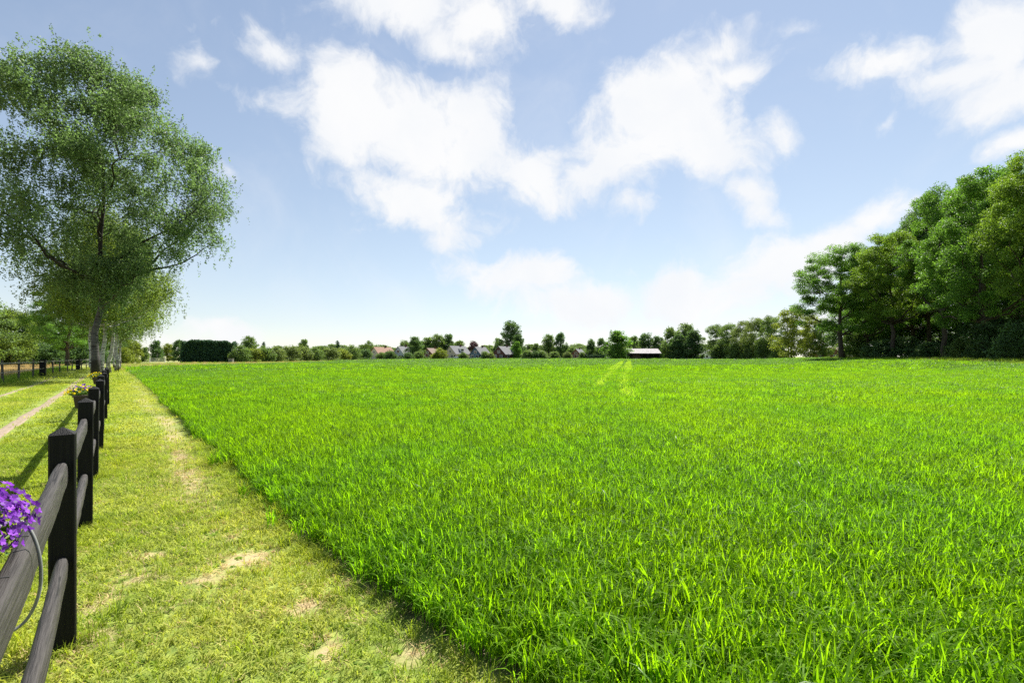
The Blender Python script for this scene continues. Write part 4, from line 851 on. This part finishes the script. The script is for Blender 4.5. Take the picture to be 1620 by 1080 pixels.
def house(px, d, w, l, eave, ridge, rz, wall, roof, label, dormer=False, name='house', chimney=True, front=True):
    loc = at(px, d); root = empty(name, loc, R(rz)); tag(root, label, 'house')
    # gable faces local -y; ridge along y
    a = w / 2; b = MB()
    V = [(-a, 0, -.3), (a, 0, -.3), (a, 0, eave), (0, 0, ridge), (-a, 0, eave), (-a, l, -.3), (a, l, -.3), (a, l, eave), (0, l, ridge), (-a, l, eave)]
    b.add(V, [(0, 1, 2, 3, 4), (9, 8, 7, 6, 5), (1, 6, 7, 2), (5, 0, 4, 9)]); b.obj('wall', M[wall], root)
    rb = MB(); sl = (ridge - eave) / a; ov = .45; th = .18
    for sx in (-1, 1):
        o0 = (sx * (a + ov), -.4, eave - sl * ov + .03); o1 = (0, -.4, ridge + .03)
        V = [o0, o1, (0, l + .4, ridge + .03), (sx * (a + ov), l + .4, eave - sl * ov + .03)]; V += [(x, y, z + th) for x, y, z in V]
        Fs = [(0, 1, 2, 3), (7, 6, 5, 4), (0, 4, 5, 1), (2, 6, 7, 3), (3, 7, 4, 0)]
        rb.add(V, Fs)
    ro = rb.obj('roof', M[roof], root)
    if chimney:
        c = MB(); c.box((.0, l * .7, ridge + .35), (.7, .7, 1.3), 0); c.box((0, l * .7, ridge + 1.03), (.85, .85, .1), 0); c.obj('chimney', M['brick_red'], ro)
    def win(x, z, ww, hh, side=0):
        f = MB()
        if side == 0:
            f.box((x, -.04, z), (ww + .2, .1, hh + .2), 0); g = MB()
            for k in (-1, 1): g.box((x + k * ww * .255, -.07, z), (ww * .46, .08, hh), 0)
        else:
            f.box((side * (a + .04), x, z), (.1, ww + .2, hh + .2), 0); g = MB(); g.box((side * (a + .07), x, z), (.08, ww, hh), 0)
        o = f.obj('window', M['white'], root); g.obj('pane', M['glass'], o)
    win(0, eave + (ridge - eave) * .3, 1.6, 1.3); win(-a * .5, 1.5, 1.5, 1.4); win(a * .35, 1.5, 1.5, 1.4)
    for y in (l * .25, l * .7): win(y, 1.4, 1.3, 1.2, 1); win(y, 1.4, 1.3, 1.2, -1)
    dr = MB(); dr.box((a * .78, -.04, 1.05), (.95, .1, 2.1), 0); dd = dr.obj('door', M['dark_board'], root)
    hd = MB(); hd.box((a * .78 - .35, -.12, 1.05), (.05, .06, .15), 0); hd.obj('handle', M['white'], dd)
    if dormer:
        dm = MB(); s_ = 1; zz = eave + (ridge - eave) * .35; dm.box((a * .62, l * .5, zz + .5), (1.7, 2.6, 1.5), 0); dm.box((a * .62, l * .5, zz + 1.3), (2.0, 2.9, .12), 0); q = dm.obj('dormer', M['white'], ro)
        g = MB(); g.box((a * .62 + .86, l * .5, zz + .55), (.06, 2.0, .9), 0); g.obj('pane', M['glass'], q)
house(592, 245, 8, 11, 2.7, 6.4, -35, 'brick_pale', 'tile_orange', 'house with weathered orange tiled roof at the near end of the village')
house(630, 252, 7.5, 9, 3.0, 6.9, -28, 'wood_paleblue', 'tile_grey', 'pale blue gabled house half hidden by a big dark round tree')
house(676, 258, 8, 10, 2.6, 6.0, -30, 'brick_red', 'tile_brown', 'brown roofed house behind the bright yellow green bush')
house(712, 246, 8.5, 12, 2.9, 7.0, -36, 'brick_pale', 'tile_grey', 'white gabled house with long sloping grey roof and dormer', True)
house(752, 240, 7, 9, 2.6, 6.3, -32, 'wood_blue', 'tile_grey', 'house with dark blue boarded gable and grey roof')
house(789, 238, 8.5, 11, 2.6, 6.6, -34, 'brick_red', 'tile_grey', 'brown brick gabled house under the tallest village tree')
house(838, 262, 9, 12, 2.4, 4.6, -50, 'brick_red', 'tile_brown', 'low brown brick house past the tallest village tree', chimney=False)
house(911, 285, 7.5, 9, 2.2, 6.0, -30, 'brick_red', 'tile_grey', 'small gabled house standing alone between the tree pair and the clipped hedge')
house(1312, 205, 14, 16, 3.0, 5.4, -60, 'brick_red', 'tile_brown', 'brick farmhouse glimpsed below the end oak of the wood', chimney=False)
house(1124, 262, 9, 12, 2.6, 5.2, 10, 'white', 'tile_grey', 'white house glimpsed in the gap before the low tree row', chimney=False)
# barn
bl = at(1020, 214); barn = empty('open_barn', bl, R(2)); tag(barn, 'long low open barn with pale sheet roof among the trees', 'barn')
b = MB(); b.box((0, 7.6, 1.5), (14.6, .12, 3.2), 0); b.box((-7.25, 3.8, 1.5), (.12, 7.4, 3.2), 0); b.box((7.25, 3.8, 1.5), (.12, 7.4, 3.2), 0); b.obj('wall', M['dark_board'], barn)
b = MB(); V = [(-7.7, -.7, 2.85), (7.7, -.7, 2.85), (7.7, 4, 5.1), (-7.7, 4, 5.1), (7.7, 8.4, 2.9), (-7.7, 8.4, 2.9)]; V += [(x, y, z + .12) for x, y, z in V]
b.add(V, [(0, 1, 2, 3)[::-1], (6, 7, 8, 9), (3, 2, 4, 5)[::-1], (9, 8, 10, 11), (0, 6, 7, 1)[::-1], (1, 7, 8, 2)[::-1], (3, 9, 6, 0)[::-1], (5, 4, 10, 11), (2, 8, 10, 4)[::-1], (5, 11, 9, 3)[::-1]]); b.obj('roof', M['barn_roof'], barn)
for k in range(6):
    b = MB(); b.box((-7 + k * 2.8, -.2, 1.45), (.2, .2, 2.95), 0); b.obj('post', M['dark_board'], barn)
b = MB(); b.box((-3.4, 3.5, .75), (4.5, 2.5, 1.5), 0); b.box((-3.2, 3.5, 1.9), (3.4, 2.3, .8), 0); b.obj('hay_stack', M['tile_brown'], barn)
# parasol, garden shed, gate, cabinet
pr = at(693, 228); p = empty('garden_parasol', pr); tag(p, 'white garden parasol open beside the bright yellow green bush', 'parasol')
b = MB(); n = 8; V = [(0, 0, 2.6)] + [(1.7 * math.cos(2 * math.pi * k / n), 1.7 * math.sin(2 * math.pi * k / n), 2.05) for k in range(n)] + [(1.7 * math.cos(2 * math.pi * k / n), 1.7 * math.sin(2 * math.pi * k / n), 1.85) for k in range(n)]
b.add(V, [(0, 1 + k, 1 + (k + 1) % n) for k in range(n)] + [(1 + k, 9 + k, 9 + (k + 1) % n, 1 + (k + 1) % n) for k in range(n)]); b.obj('canopy', M['white'], p)
b = MB(); b.tube([(0, 0, 0), (0, 0, 2.58)], .04, 6); b.obj('pole', M['wire'], p); b = MB(); b.tube([(0, 0, 0), (0, 0, .1)], .35, 10); b.obj('base', M['wire'], p)
cb = at(365.5, 107); c = empty('utility_cabinet', cb); tag(c, 'small grey cabinet standing in front of the tall conifer hedge', 'cabinet')
b = MB(); b.box((0, 0, .5), (1.0, .5, 1.0), 0); b.box((0, 0, 1.03), (1.12, .6, .06), 0); b.obj('body', M['wire'], c)
for sx in (-1, 1): b = MB(); b.box((sx * .24, -.265, .52), (.44, .03, .8), 0); b.obj('door', M['tile_grey'], c)
ga = at(249, 112); g = empty('field_gate', ga, R(8)); tag(g, 'pale wooden field gate beside the dark round tree', 'gate')
for sx in (-1.7, 1.7): b = MB(); b.box((sx, 0, .6), (.12, .12, 1.3), 0); b.obj('post', M['white'], g)
for z in (.35, .7, 1.05): b = MB(); b.box((0, 0, z), (3.26, .05, .1), 0); b.obj('rail', M['white'], g)
# two parked cars by the white gabled house
def car(px, d, rz, mat, label):
    root = empty('parked_car', at(px, d), R(rz)); tag(root, label, 'car', 'cars parked by the village houses')
    prof = [(-2.1, .35), (2.1, .35), (2.15, .75), (1.9, .9), (1.1, .98), (.5, 1.45), (-1.2, 1.48), (-1.95, 1.0), (-2.15, .8)]; b = MB(); n = len(prof)
    V = []
    for y, k in ((-.85, 1), (.85, 1)): V += [(x, y * (.85 if z > 1.1 else 1), z) for x, z in prof]
    b.add(V, [tuple(range(n)), tuple(range(2 * n - 1, n - 1, -1))] + [((i + 1) % n, i, n + i, n + (i + 1) % n) for i in range(n)]); b.obj('body', M[mat], root)
    for sy in (-1, 1): g = MB(); g.add([(-1.35, sy * .80, 1.02), (.75, sy * .83, 1.02), (.42, sy * .735, 1.38), (-1.1, sy * .735, 1.40)], [(0, 1, 2, 3)]); g.obj('window', M['glass'], root)
    for sx in (-1.3, 1.35):
        for sy in (-.8, .8):
            w = MB(); w.tube([(sx, sy - .1, .33), (sx, sy + .1, .33)], .33, 14); w.obj('wheel', M['dark_board'], root)
car(724, 229, 8, 'white', 'white car parked in front of the white gabled house'); car(738, 231, 3, 'tile_grey', 'silver grey car parked between the white gabled and blue houses')
